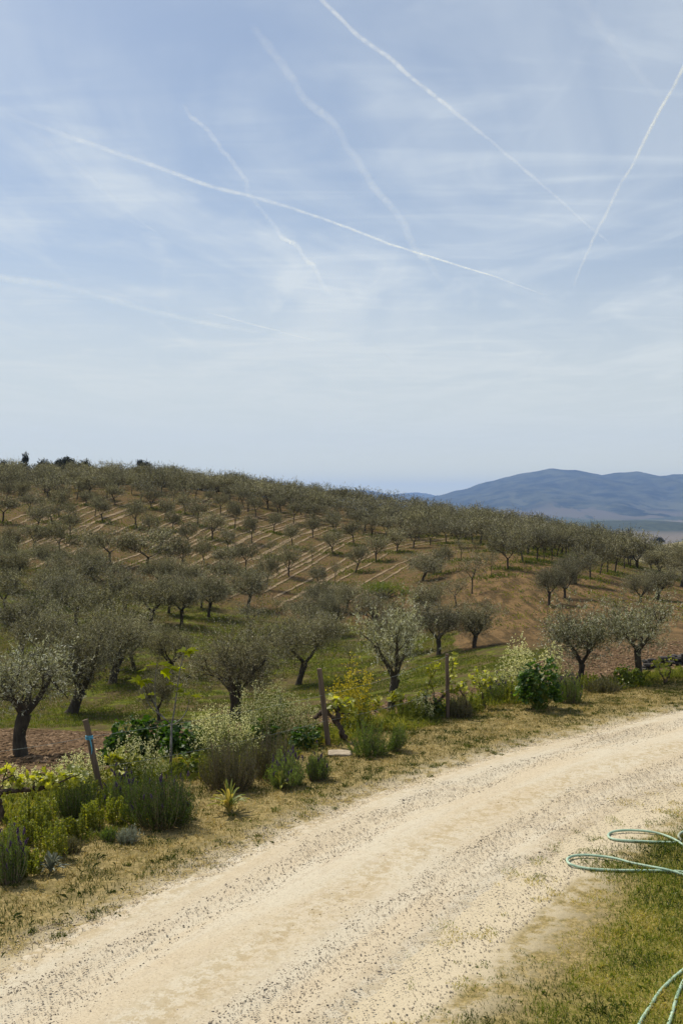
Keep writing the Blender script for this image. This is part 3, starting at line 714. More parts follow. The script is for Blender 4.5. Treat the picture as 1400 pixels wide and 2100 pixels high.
BIG = [olive(20+i, 0.075, 0.022, 4800, 10, M['olive'], fork=[.26, .24, .30, .2][i], rtr=[.24, .25, .17, .20][i], limbs=[4, 3, 2, 4][i], detail=2, hgt=4.0, wid=4.3, lean=[0, .5, 0.1, .2][i], shootL=0.28, silver=0.03) for i in range(4)]
G2 = 'old olive trees around the grassy hollow'
put(BIG[0], 480, 1478, 205, 190, 'large round olive tree with thick dark trunk behind the tallest cream flowers', G2, rz=0.0)
put(BIG[1], 146, 1458, 205, 215, 'large olive tree with trunk leaning right, on the grass left of the thick upright trunk', G2, rz=0.0)
put(BIG[3], 230, 1402, 158, 170, 'olive tree with very thick short upright trunk, left of the fig sapling', G2, rz=1.0)
put(BIG[2], 612, 1401, 160, 170, 'olive tree forking in a wide dark V, left of the leaning middle post', G2, rz=0.3)
put(MID[0], 326, 1480, 105, 90, 'small round olive tree directly behind the fig sapling', G2)
put(MID[3], 43, 1345, 125, 140, 'broad olive tree with low crooked trunk on the grass at the left edge', G2)
put(MID[1], 154, 1285, 105, 125, 'dense dark olive tree in the middle of the left grove above the leaning tree', G2)
put(MID[4], 88, 1372, 118, 125, 'olive tree crowded behind the leaning tree in the left grove', G2)
put(MID[2], 275, 1372, 95, 110, 'olive tree crown standing just above and behind the thick upright trunk', G2)
put(MID[0], 352, 1385, 100, 105, 'grey olive tree rising behind the top leaves of the fig sapling', G2)
put(MID[1], 372, 1282, 108, 108, 'upright olive tree with slender forked trunk in the clearing of bright grass', G2)
put(MID[4], 308, 1281, 95, 120, 'low dense olive tree left of the upright tree in the bright clearing', G2)
put(MID[2], 428, 1265, 85, 95, 'olive tree with thin trunk casting a dark shadow on the bright grass', G2)
put(MID[3], 347, 1257, 75, 80, 'olive tree half hidden behind the upright tree in the clearing', G2)
put(MID[0], 257, 1255, 92, 115, 'wide grey olive tree above the left grove, left of the bright clearing', G2)
put(MID[2], 508, 1247, 78, 92, 'olive tree with thin trunk and flat crown at the top of the bright clearing', G2)
put(MID[1], 147, 1216, 85, 95, 'olive tree with fine twigs standing on a bare strip in the left grove', G2)
put(MID[3], 33, 1210, 88, 105, 'silvery olive tree near the left edge above the grassy gap', G2)
put(MID[4], 413, 1246, 58, 70, 'small olive tree tucked behind the tree with the dark shadow', G2)
put(MID[1], 640, 1292, 78, 100, 'olive tree with grey crown just above the V shaped trunk', G2)
put(MID[3], 680, 1304, 85, 85, 'dark bushy olive tree on the grass right above the V shaped tree', G2)
put(THIN[0], 517, 1306, 75, 75, 'thin open olive tree on the grass left of the V shaped tree', G2)
put(THIN[1], 566, 1276, 52, 45, 'small slender olive tree between the flat crowned tree and the V shaped tree', G2)
put(THIN[2], 716, 1374, 62, 45, 'little olive tree above the yellow mustard flowers', G2)
put(THIN[0], 710, 1318, 38, 26, 'leafless looking olive sapling alone on the grass', G2)
put(MID[0], 655, 1252, 62, 75, 'small grey olive tree below the lowest pale tracks', G2)
put(MID[2], 708, 1258, 58, 68, 'small grey olive tree left of the bright green bush', G2)
put(MID[0], 878, 1266, 76, 104, 'dense dark green olive tree with broad forked crown right of the bright green bush', G2)
put(MID[4], 899, 1346, 98, 112, 'olive tree with short curved trunk left of the tree on the round grass patch', G2, rz=2.5)
put(MID[3], 972, 1332, 96, 122, 'broad olive tree casting a dark shadow on its round patch of grass', G2)
put(MID[1], 808, 1350, 95, 100, 'dark olive tree behind the sparse silvery tree', G2)
put(THIN[1], 935, 1243, 62, 62, 'sparse brownish olive tree at the foot of the brown slope', G2)
put(THIN[2], 968, 1218, 82, 74, 'open vase shaped olive tree with pale bare limbs on the brown slope', G2)
put(MID[2], 865, 1192, 58, 82, 'wide olive tree at the end of the lowest pale track', G2)
put(MID[4], 1125, 1240, 74, 70, 'leafy upright olive tree low on the brown slope, above the wide leafy olive', G2)
put(MID[0], 1157, 1228, 78, 74, 'olive tree just behind the leafy upright tree on the brown slope', G2)
put(MID[1], 1180, 1199, 66, 76, 'olive tree in the middle of the brown slope left of the wheel marks', G2)
put(MID[3], 1347, 1228, 66, 108, 'wide low olive tree right of the wheel marks on the brown slope', G2)
put(MID[2], 1396, 1202, 86, 95, 'tall olive tree at the right edge beyond the wheel marks', G2)
put(MID[0], 1312, 1236, 60, 70, 'olive tree low down beside the wide low tree right of the wheel marks', G2)
put(MID[4], 1352, 1182, 58, 70, 'olive tree behind the wide low tree near the right edge', G2)

ZONE = {
 'crest': ('olive tree along the skyline of the left hill, under the pale sky', 'olive trees on the hill crest'),
 'terr': ('young olive tree with thin dark trunk between the pale tracks on the terraced hillside', 'young olive trees on the terraces'),
 'left': ('grey olive tree on the far left hillside above the grassy hollow', 'olive trees on the left hillside'),
 'edge': ('olive tree with dark trunk on the shoulder of the ridge above the brown slope', 'olive trees along the ridge shoulder'),
 'belt': ('olive tree in the dense belt falling along the ridge toward the valley', 'olive trees in the ridge belt')}
terr = [(121,1061,48,50),(195,1061,45,40),(212,1071,48,46),(144,1103,50,40),(141,1068,35,36),(270,1013,38,36),(288,1029,42,40),(311,1044,42,42),
 (333,1016,50,36),(356,1031,38,34),(401,1024,45,48),(337,1069,48,42),(379,1053,40,36),(280,1084,50,58),(406,1078,50,42),(354,1089,40,32),(453,1054,42,40),
 (482,1084,50,44),(436,1105,52,48),(388,1124,50,38),(311,1107,45,46),(465,1127,42,38),(419,1159,58,44),(374,1169,62,60),(428,1036,30,32),(470,1032,35,34),
 (421,1018,40,36),(489,1029,36,34),(525,1061,37,38),(516,1113,50,42),(562,1094,40,40),(571,1057,40,38),(602,1075,45,42),(644,1054,40,50),(641,1104,47,38),
 (599,1123,48,42),(505,1173,60,50),(592,1184,60,48),(683,1089,45,40),(726,1118,50,42),(683,1136,50,46),(729,1174,52,46),(650,1213,50,40),
 (546,1211,62,56),(772,1151,52,52),(812,1134,47,44),(847,1123,52,46),(882,1117,50,42),(915,1114,50,44),(762,1098,40,38),(798,1087,42,40),(831,1094,42,40),
 (903,1178,50,56),(158,1025,38,42),(220,1024,38,44),(237,1036,40,44),(177,1036,30,34)]
terr_thin = [(557,1145,42,30),(640,1160,48,26),(686,1200,54,30),(944,1150,46,38),(975,1139,32,22),(1007,1186,56,36)]
left = [(46,1024,42,48),(100,1016,38,44),(59,1050,42,48),(5,1072,52,60),(80,1085,50,54),(26,1134,60,56),(66,1134,60,60),(123,1136,58,62),(228,1160,72,84),(303,1160,76,104),
 (330,1130,52,62),(180,1142,62,64),(8,1170,62,64),(95,1172,62,66),(190,1188,66,70),(100,1240,80,95),(215,1222,74,84),(10,1262,86,96),(200,1310,96,105),
 (464,1172,52,62),(330,1205,64,74),(395,1210,60,72),(455,1208,56,66),(15,1035,40,44),(108,1072,42,46)]
edge = [(1041,1167,82,76),(1071,1154,70,58),(1099,1151,66,52),(1114,1151,60,46),(1131,1149,62,48),(1141,1141,56,46),(1160,1140,60,52),(1006,1131,50,44),
 (896,1096,46,42),(927,1100,46,42),(945,1106,50,38),(954,1103,48,38),(967,1104,50,40),(977,1103,50,40),(1118,1137,52,44),(788,1078,40,38),(1209,1188,86,76),(1229,1180,78,52),
 (1245,1177,76,54),(1260,1174,76,54),(1279,1167,70,56),(1291,1165,66,52),(1306,1167,70,66),(1030,1122,46,44),(1185,1150,58,54)]
placed = []
ORD = ['first', 'second', 'third', 'fourth', 'fifth', 'sixth', 'seventh', 'eighth', 'ninth', 'tenth']
TIER = {'terr': '%s young olive between the pale tracks, %s from left in the %s tier up',
        'left': '%s grey olive on the left hillside, %s from left in the %s tier up',
        'edge': '%s olive on the ridge shoulder, %s from left in the %s tier up'}
def add_zone(lst, zone, kits):
    gp = ZONE[zone][1]; per = 9
    srt = sorted(lst, key=lambda q: -q[1]); name_of = {}
    for a_ in range(0, len(srt), per):
        row = sorted(srt[a_:a_+per], key=lambda q: q[0])
        for b_, q in enumerate(row):
            look = 'slender' if q[3] < 0.72*q[2] else ('broad' if q[3] > 1.02*q[2] else 'rounded')
            name_of[q] = TIER[zone] % (look, ORD[b_], ORD[a_//per])
    for q in lst:
        u, v, h, w_ = q; lb = name_of[q]
        o = put(kits[random.randrange(len(kits))], u, v, h*1.02, w_*(1.0 if zone == 'terr' else 1.08), lb, gp)
        placed.append((o.location.x, o.location.y))
add_zone(terr, 'terr', FAR); TIER['terr'] = '%s sparse olive sapling near the lowest tracks, %s from left in the %s tier up'
add_zone(terr_thin, 'terr', THIN); add_zone(left, 'left', FAR[:5]+MID[:2]); add_zone(edge, 'edge', FAR)
# the belts further up are set out in the grove's own planting grid, keeping clear of trees already stood
def belt(zone, region, spacing, limit, hm, wm):
    lb, gp = ZONE[zone]; n = 0; cand = []
    rotm = math.radians(17)
    for i in range(-60, 80):
        for j in range(-60, 80):
            gx = i*spacing+random.uniform(-.5, .5); gy = 130+j*spacing*1.0+random.uniform(-.5, .5)
            x = gx*math.cos(rotm)-(gy-130)*math.sin(rotm); y = 130+gx*math.sin(rotm)+(gy-130)*math.cos(rotm)
            if region(x, y): cand.append((x, y))
    cand.sort(key=lambda q: q[1])
    for x, y in cand:
        if n >= limit: break
        if any((x-a)**2+(y-b)**2 < 3.3**2 for a, b in placed): continue
        s = random.uniform(0.85, 1.12)
        plant(FAR[random.randrange(8)], x, y, float(H(x, y)), hm*s, wm*random.uniform(.9, 1.12), lb, gp)
        placed.append((x, y)); n += 1
    return n
U_ = lambda x, y: 700+F_PX*x/y
def reg_crest(x, y):
    if y < 100: return False
    u = U_(x, y); return -40 < u < 700 and np.interp(u, [0, 350, 700], [134, 146, 138]) < y < 186
def reg_belt(x, y):
    if y < 60: return False
    u = U_(x, y)
    lo = np.interp(u, [700, 800, 900, 1000, 1050, 1150, 1250, 1330, 1420], [132, 134, 120, 108, 106, 108, 112, 112, 104])
    return 700 <= u < 1440 and lo < y < np.interp(u, [700, 1050, 1200, 1330], [184, 168, 140, 124])
nb = belt('crest', reg_crest, 5.2, 84, 3.3, 4.3)
nc = belt('belt', reg_belt, 4.4, 298-NTREE[0], 3.4, 4.3)
# beyond three hundred: the furthest crowns of the grove, read as one mass
LITE = [olive(400+i, 0.16, 0.055, 330, 7, M['olive'], fork=.3, limbs=3, rtr=.09, open_=.3, shootL=.42) for i in range(4)]
def mesh_arrays(me):
    n = len(me.vertices); v = np.empty(n*3, np.float32); me.vertices.foreach_get('co', v)
    ls = np.empty(len(me.loops), np.int32); me.loops.foreach_get('vertex_index', ls)
    st = np.empty(len(me.polygons), np.int32); me.polygons.foreach_get('loop_total', st)
    tn = np.empty(len(me.polygons), np.float32); me.attributes['tint'].data.foreach_get('value', tn)
    q4 = st == 4; off = np.concatenate([[0], np.cumsum(st)[:-1]])
    F = ls[off[q4][:, None]+np.arange(4)[None]]
    return v.reshape(-1, 3), F, tn[q4]
arr = [(mesh_arrays(k[0]), mesh_arrays(k[1])) for k in LITE]
am, ac = Acc(), Acc(); cnt = 0; rt = math.radians(17)
for i in range(-70, 90):
    for j in range(-40, 60):
        gx = i*4.5+random.uniform(-.8, .8); gy = j*4.5+random.uniform(-.8, .8)
        x = gx*math.cos(rt)-gy*math.sin(rt); y = 130+gx*math.sin(rt)+gy*math.cos(rt)
        if y < 90: continue
        u = U_(x, y)
        lo = np.interp(u, [0, 350, 700, 900, 1050, 1200, 1330], [126, 138, 128, 122, 112, 110, 112]); hi = np.interp(u, [0, 350, 700, 1050, 1200, 1330], [196, 194, 190, 176, 146, 126])
        if not (-30 < u < 1345 and lo < y < hi): continue
        if any((x-a)**2+(y-b)**2 < 2.9**2 for a, b in placed): continue
        if random.random() < 0.12: continue
        placed.append((x, y)); cnt += 1
        (wv_, wf_, wt_), (cv_, cf_, ct_) = arr[random.randrange(4)]
        a = random.uniform(0, 6.28); sc_ = random.uniform(.80, 1.12); Rm = np.array([[math.cos(a), -math.sin(a), 0], [math.sin(a), math.cos(a), 0], [0, 0, 1]])*sc_
        b_ = np.array([x, y, float(H(x, y))]); am.add(wv_@Rm.T*np.array([1.15, 1.15, 1])*1.0+b_ if False else wv_@Rm.T+b_, wf_, wt_)
        ac.add(cv_@Rm.T+b_, cf_, np.clip(ct_+random.uniform(-.1, .1), 0, 1))
for i in range(400):                                   # low crowns standing closer together along the very top
    y = random.uniform(170, 188); u = random.uniform(-20, 690); x = (u-700)/F_PX*y
    if any((x-a)**2+(y-b)**2 < 2.0**2 for a, b in placed): continue
    placed.append((x, y)); cnt += 1
    (wv_, wf_, wt_), (cv_, cf_, ct_) = arr[random.randrange(4)]
    sc_ = random.uniform(.55, .85); b_ = np.array([x, y, float(H(x, y))-.5])
    am.add(wv_*sc_+b_, wf_, wt_); ac.add(cv_*sc_+b_, cf_, ct_)
for i in range(520):
    y = random.uniform(176, 187); u = random.uniform(-20, 345) if i < 300 else random.uniform(345, 700); x = (u-700)/F_PX*y
    (wv_, wf_, wt_), (cv_, cf_, ct_) = arr[random.randrange(4)]
    if i % 3: continue
    sc_ = random.uniform(.5, .75); ac.add(cv_*sc_+np.array([x, y, float(H(x, y))-1.1]), cf_, ct_); am.add(wv_*sc_+np.array([x, y, float(H(x, y))-1.1]), wf_, wt_)
gv = thing('olive_grove', 'mass of further olive trees filling the top of the ridge', 'olive grove', (0, 0, 0)); gv['kind'] = 'stuff'
o = link('trunks', am.mesh('trunks', M['bark'], True), gv); o['kind'] = 'stuff'
o = link('crowns', ac.mesh('crowns', M['olive']), gv); o['kind'] = 'stuff'
print('MASS', cnt)
print('TREES', NTREE[0], 'crest', nb, 'belt', nc)

# dark pines beyond the crest
def pine(seed, hgt, wid, conical):
    rng = np.random.default_rng(seed); wood = Acc(); cr = Acc()
    tp, _ = curve_pts((0, 0, -0.3), (0, 0, 1), hgt*0.9, 6, rng, 0.08); tube(wood, tp, np.linspace(0.22, 0.07, 7), 6)
    n = 26; C = []
    for i in range(n):
        if conical:
            f = rng.uniform(0.25, 1.0); r = wid*0.5*(1.05-f)**0.7*rng.uniform(0.3, 1); zc = hgt*f
        else:
            f = rng.uniform(0, 1); r = wid*0.5*math.sqrt(rng.random()); zc = hgt*(0.62+0.36*math.sqrt(max(0, 1-(2*r/wid)**2))*f)
        a = rng.uniform(0, 6.28); C.append((r*math.cos(a), r*math.sin(a), zc))
    C = np.array(C)
    for c_ in C[::3]:
        tube(wood, [tp[4], (tp[4]+c_)/2+np.array([0, 0, -.1]), c_], [0.07, 0.05, 0.02], 4, cap=False)
    cid = rng.integers(0, n, 900); O = C[cid]+rng.normal(0, 0.40, (900, 3))*np.array([1, 1, .7])
    shoots(cr, O, nrm(rng.normal(0, 1, (900, 3))+np.array([0, 0, .4])), np.full(900, 0.45), 7, 0.30, 0.13, rng.uniform(0.1, .5, 900), rng)
    return wood.mesh('trunk', M['bark'], True), cr.mesh('crown', M['pine']), (hgt, wid)
PN = [pine(1, 6, 4.5, False), pine(2, 8, 3.6, True), pine(3, 6, 5, False)]
for (u, top, hh, ww, k, lb) in [(52, 936, 8.0, 2.6, 1, 'tall dark conifer with pointed crown on the skyline at the far left'),
                              (88, 944, 7.5, 3.0, 0, 'small rounded dark pine on the skyline just right of the tall conifer'),
                              (132, 940, 7.5, 4.8, 2, 'widest dark umbrella pine on the skyline'),
                              (180, 948, 6.8, 3.2, 0, 'low dark pine on the skyline right of the widest pine'),
                              (3, 947, 7.0, 3.0, 2, 'dark pine cut by the left edge of the picture on the skyline'),
                              (286, 950, 7.0, 3.8, 2, 'lone dark pine showing above the olive crowns at the middle of the crest')]:
    y = 212.0; x = (u-700)/F_PX*y; g = float(H(x, y)); topz = -(top-VH)/F_PX*y
    plant(PN[k], x, y, g, topz-g+0.3, ww, lb, 'dark pines on the skyline', name='pine_tree', cat='pine tree')
# trees on the far knoll and at its foot
for (u, dd, hh, ww, lb) in [(1346, 960, 11, 11, 'lone dark tree on top of the distant knoll'), (1283, 400, 6, 8, 'round dark tree at the right end of the ridge, in front of the knoll'),
                            (1270, 640, 6, 9, 'hazy dark tree left of the knoll'), (1286, 690, 7, 5, 'small upright tree at the left foot of the knoll'),
                            (1322, 930, 7, 17, 'wide dark copse tree below the lone tree on the knoll'), (1308, 915, 6, 13, 'low dark tree at the left end of the knoll copse')]:
    x = (u-700)/F_PX*dd; g = float(H(x, dd))
    if dd < 700:
        topz = {400: -(1101-VH), 640: -(1096-VH), 690: -(1094-VH)}[dd]/F_PX*dd; hh = max(4, topz-g)
    plant(PN[0], x, dd, g, hh, ww, lb, 'dark trees near the distant knoll', name='broadleaf_tree', cat='tree')

# ------------------------------------------------------------------ contrails high above the haze
m, t = mat('contrail_ice')
lw = t.node('ShaderNodeLayerWeight'); lw.inputs[0].default_value = 0.5
face = t.math('SUBTRACT', 1.0, lw.outputs['Facing'])
pos = t.node('ShaderNodeNewGeometry').outputs['Position']
ns_ = t.noise(t.map(pos, (0.0035, 0.0035, 0.0035)), 1.0, 7, 0.75)
ns2 = t.noise(t.map(pos, (0.0001, 0.0001, 0.0001)), 1.0, 3, 0.6)
al = t.math('MULTIPLY', t.math('POWER', face, 1.6), t.math('MULTIPLY', t.rng(ns_, 0.30, 0.68, 0.12, 1.15), t.rng(ns2, 0.35, 0.6, 0.35, 1.0)))
al = t.math('MULTIPLY', al, t.math('MULTIPLY', t.attr('dens'), 0.72), None, True)
d1 = t.node('ShaderNodeBsdfDiffuse'); d1.inputs[0].default_value = (0.9, 0.9, 0.9, 1)
d2 = t.node('ShaderNodeBsdfTranslucent'); d2.inputs[0].default_value = (0.9, 0.9, 0.9, 1)
mx = t.node('ShaderNodeMixShader'); mx.inputs[0].default_value = 0.5; t.l.new(d1.outputs[0], mx.inputs[1]); t.l.new(d2.outputs[0], mx.inputs[2])
tb = t.node('ShaderNodeBsdfTransparent'); m2 = t.node('ShaderNodeMixShader')
t.l.new(al, m2.inputs[0]); t.l.new(tb.outputs[0], m2.inputs[1]); t.l.new(mx.outputs[0], m2.inputs[2])
finish(t, m2.outputs[0]); M['contrail'] = m
def contrail(line, w0, w1, d0, d1, wob, label, alt=9000.0, seed=1):
    L = catmull(line, 14); n = len(L)
    rng = np.random.default_rng(seed)
    s = np.linspace(0, 1, n)
    wv = wob*(fbm(s*14, s*0+seed, 1.0, 4, seed, 0.6))
    tn = nrm(np.gradient(L, axis=0)); L = L+np.stack([-tn[:, 1], tn[:, 0]], 1)*wv[:, None]
    dist = alt*F_PX/(VH-L[:, 1]); X = (L[:, 0]-700)/F_PX*dist; Yd = dist; Z = np.full(n, alt)
    wpx = (w0+(w1-w0)*s)*(1+0.25*fbm(s*20, s*0, 1, 3, seed+3))
    slant = np.sqrt(X**2+Yd**2+Z**2)
    rad = 0.80*wpx/2*dist/F_PX
    fade = np.clip(np.minimum(s+0.01, 1-s+0.01)/0.10, 0.02, 1)
    acc = Acc(); tube(acc, np.stack([X, Yd, Z], 1), rad*np.clip(fade*3, 0.2, 1), 20, cap=False)
    me = acc.mesh('contrail', M['contrail'], True)
    dv = np.repeat((d0+(d1-d0)*s**1.3)*fade, 20)
    a = me.attributes.new('dens', 'FLOAT', 'POINT'); a.data.foreach_set('value', dv.astype(np.float32))
    o = link('contrail', me); tag(o, label, 'contrail', 'contrails across the sky')
    o.visible_shadow = True
    return o
contrail([(630, -30), (720, 60), (800, 122), (870, 180), (940, 235), (1000, 285), (1060, 335), (1130, 395), (1215, 470), (1265, 515)], 14, 8, 1.0, .5, 2.5, 'long straight contrail running down from the top middle of the sky to the right', seed=1)
contrail([(1440, 70), (1395, 148), (1345, 240), (1310, 310), (1275, 375), (1245, 430), (1215, 490), (1190, 550), (1175, 590)], 11, 8, 2.2, 2.4, 3, 'bright steep contrail at the right edge slanting down to the left', seed=2)
contrail([(-40, 215), (80, 258), (200, 300), (330, 345), (450, 387), (560, 415), (680, 455), (800, 500), (880, 525), (1000, 563), (1125, 608)], 18, 3.0, .0, 1.9, 2, 'very long contrail crossing the whole sky and narrowing to a bright thin tip at right', seed=3)
contrail([(370, 215), (400, 245), (440, 290), (475, 330), (500, 370), (520, 410), (555, 455), (580, 485), (610, 512), (640, 540), (660, 575), (690, 608)], 15, 13, .5, 1.05, 8, 'crooked wavy contrail left of the middle, crossed by the very long one', seed=4)
contrail([(515, 50), (545, 95), (580, 140), (620, 195), (685, 255), (720, 310), (750, 360), (790, 415), (825, 460), (845, 500), (880, 540), (915, 600)], 27, 19, .3, 1.05, 9, 'wide smeared wavy contrail coming down through the middle of the sky', seed=5)
contrail([(-40, 562), (0, 568), (100, 583), (200, 606), (320, 640), (450, 668), (540, 684)], 26, 12, .30, .2, 3, 'faint broad contrail at the left edge low in the sky', seed=6)
contrail([(425, 640), (480, 655), (560, 676), (655, 701)], 4, 3, .4, .7, 1, 'short thin nearly level contrail low in the sky left of centre', seed=7)
contrail([(750, 685), (770, 708), (790, 728), (815, 750)], 6, 3, .5, .4, 1, 'tiny contrail slanting down to the right low in the middle of the sky', seed=8)
contrail([(1117, 712), (1095, 750), (1076, 784)], 4, 3, .5, .4, 1, 'tiny steep contrail slanting down to the left above the mountain', seed=9)
contrail([(1180, -20), (1220, 40), (1260, 92), (1310, 150), (1360, 215)], 38, 22, .14, .14, 5, 'broad very faint contrail in the upper right sky left of the bright steep one', seed=10)
contrail([(60, 265), (180, 360), (260, 430), (340, 490)], 26, 5, .10, .25, 3, 'faint diagonal contrail in the left sky above the broad low one', seed=11)

# ------------------------------------------------------------------ plants of the vine row
_a = Acc(); _r = np.random.default_rng(4)
tube(_a, [(0, 0, -.03), (0, 0, .02), (0, 0, .085)], [.003, .007, .004], 5, .2)
leaves(_a, np.stack([_r.normal(0, .003, 40), _r.normal(0, .003, 40), _r.uniform(0, .085, 40)], 1), nrm(_r.normal(size=(40, 3))+np.array([0, 0, .5])), .020, .012, _r.uniform(0, 1, 40), _r)
FLOWER_HEAD = _a.mesh('flower_head', M['purple'])
def env_bush(u, v, wpx, hpx, name, label, cat, leaf='rosemary', nstem=220, nl=0.022, nw=0.005, kper=26, flowers=None, nfl=0, group=None, seed=0, tilt=0.9, tint=0.45, lean=(0, 0)):
    x, y, z = P(u, v); R = wpx*0.60*y/F_PX; Hh = hpx*1.0*y/F_PX; nstem = int(nstem*1.5); nw *= 1.15
    rng = np.random.default_rng(seed+int(u))
    o = thing(name, label, cat, (x, y, z), group)
    st = Acc(); fo = Acc(); fl = Acc()
    a = rng.uniform(0, 2*np.pi, nstem); q = np.sqrt(rng.random(nstem))
    lump = 0.84+0.46*fbm(np.cos(a)*1.6+seed, np.sin(a)*1.6+q*1.4, 1.5, 3, seed+2)+rng.normal(0, .07, nstem)
    O = np.stack([np.cos(a)*q*R*0.45, np.sin(a)*q*R*0.45, np.zeros(nstem)-0.02], 1)
    tip = np.stack([np.cos(a)*q*R*0.98*lump+lean[0]*Hh, np.sin(a)*q*R*0.98*lump+lean[1]*Hh, Hh*np.sqrt(np.clip(1-(q*1.04*tilt)**2, 0.06, 1))*lump*rng.uniform(0.72, 1.08, nstem)], 1)
    ctrl = O*0.35+tip*np.array([0.75, 0.75, 0.40])
    tb_ = rng.uniform(0.2, 1.0, nstem)*0.35+tint-0.15
    for i in range(0, nstem):
        tt_ = np.linspace(0, 1, 5)[:, None]
        c_ = (1-tt_)**2*O[i]+2*tt_*(1-tt_)*ctrl[i]+tt_**2*tip[i]
        if i % 2 == 0: tube(st, c_, np.linspace(0.005, 0.0015, 5), 3, cap=False)
    tl = rng.uniform(0.22, 1.02, (nstem, kper))[:, :, None]
    Q = (1-tl)**2*O[:, None]+2*tl*(1-tl)*ctrl[:, None]+tl**2*tip[:, None]
    Dt = nrm(2*(1-tl)*(ctrl-O)[:, None]+2*tl*(tip-ctrl)[:, None])
    Q = (Q+rng.normal(0, R*0.018, Q.shape)).reshape(-1, 3); Dt = Dt.reshape(-1, 3)
    ld = nrm(Dt*0.9+nrm(rng.normal(size=Q.shape))*0.6)
    tn = np.clip(np.repeat(tb_, kper)+rng.normal(0, .12, len(Q)), 0, 1)
    leaves(fo, Q, ld, nl*rng.uniform(.7, 1.3, len(Q)), nw, tn, rng)
    link('stems', st.mesh('stems', M['twig'], True), o); link('foliage', fo.mesh('foliage', M[leaf]), o)
    if nfl:
        idx = rng.choice(nstem, min(nfl, nstem), replace=False)
        for b_ in tip[idx][:96]:
            h_ = link('flower_head', FLOWER_HEAD, o, tuple(b_)); h_.rotation_euler = (rng.normal(0, .3), rng.normal(0, .3), rng.uniform(0, 6)); h_.scale = (rng.uniform(.55, .95),)*3
    return o

def flower_plant(u, v, wpx, hpx, name, label, cat, petal='cream', nst=60, nfl=16, fsize=0.021, leafk='stem', group=None, seed=0, low=0.35, lean=0.0):
    x, y, z = P(u, v); R = wpx/2*y/F_PX; Hh = hpx*y/F_PX
    rng = np.random.default_rng(seed+int(u)+5)
    nst = int(nst*1.15); o = thing(name, label, cat, (x, y, z), group); st = Acc(); fl = Acc(); lf = Acc()
    for i in range(nst):
        a = rng.uniform(0, 6.28); q = math.sqrt(rng.random())
        b = np.array([math.cos(a)*q*R*0.6, math.sin(a)*q*R*0.6, 0]); tp = np.array([math.cos(a)*q*R+rng.normal(0, .03), math.sin(a)*q*R, Hh*rng.uniform(0.35, 1.12)*(1-0.25*q)])
        mid = (b+tp)/2+rng.normal(0, .03, 3)
        pts = catmull([b, mid, tp], 4); tube(st, pts, np.linspace(0.004, 0.0015, len(pts)), 3, rng.uniform(0, 1), cap=False)
        brs = [(pts[-1], pts[-1]-pts[-3])]
        for k in range(4):
            j = rng.integers(len(pts)//2, len(pts)); e = pts[j]; dd = nrm((pts[-1]-pts[0])+rng.normal(0, .35, 3)*Hh)
            L = Hh*rng.uniform(.1, .24); tube(st, [e, e+dd*L*.5, e+dd*L+np.array([0, 0, L*.15])], [.002, .0015, .001], 3, rng.uniform(0, 1), cap=False)
            brs.append((e+dd*L, dd))
        for (e, dd) in brs:
            m_ = max(2, nfl//4)
            C = e-nrm(dd)*rng.uniform(0, Hh*0.26, (m_, 1))+rng.normal(0, .012, (m_, 3))
            for r_ in range(2):
                leaves(fl, C, nrm(rng.normal(size=(m_, 3))), fsize*rng.uniform(.7, 1.2, m_), fsize*.75, rng.uniform(0, 1, m_), rng)
        m_ = 26; tl = rng.uniform(0, .75, (m_, 1)); C = b*(1-tl)+tp*tl+rng.normal(0, .02, (m_, 3))
        leaves(lf, C, nrm(rng.normal(size=(m_, 3))+np.array([0, 0, .5])), rng.uniform(.03, .07, m_), 0.014, rng.uniform(0, 1, m_), rng)
    link('stems', st.mesh('stems', M['stem'], True), o); link('leaves', lf.mesh('leaves', M[leafk]), o); link('flowers', fl.mesh('flowers', M[petal]), o)
    return o

def broad_shrub(u, v, wpx, hpx, name, label, cat, leaf='kale', n=260, size=0.13, seed=0, group=None, low=0.05):
    x, y, z = P(u, v); R = wpx/2*y/F_PX; Hh = hpx*y/F_PX
    rng = np.random.default_rng(seed+int(u)); o = thing(name, label, cat, (x, y, z), group); st = Acc(); fo = Acc()
    a = rng.uniform(0, 6.28, n); ct = rng.uniform(0, 1, n); rr_ = rng.uniform(0.45, 1.0, n)**0.6
    lump = 0.85+0.3*fbm(np.cos(a)*2, np.sin(a)*2+ct*2, 1.5, 3, seed+6)
    s_ = np.sqrt(1-ct**2*0.8)
    C = np.stack([np.cos(a)*s_*R*rr_*lump, np.sin(a)*s_*R*rr_*lump, Hh*(low+(0.97-low)*ct*rr_*lump)], 1)
    D = nrm(np.stack([np.cos(a), np.sin(a), rng.uniform(-.3, .8, n)], 1)+rng.normal(0, .35, (n, 3)))
    N = nrm(rng.normal(0, .5, (n, 3))+np.array([0, 0, 1]))
    lobed(fo, C, D, N, size*rng.uniform(.5, 1.15, n), np.clip(rng.normal(.45, .25, n), 0, 1), 'broad', 0.3)
    for i in range(0, n, 6):
        b = np.array([rng.normal(0, R*.12), rng.normal(0, R*.12), 0]); tube(st, [b, b*.4+C[i]*.55, C[i]], [.008, .006, .003], 4, 0.5, cap=False)
    link('stems', st.mesh('stems', M['stem'], True), o); link('foliage', fo.mesh('foliage', M[leaf]), o); return o

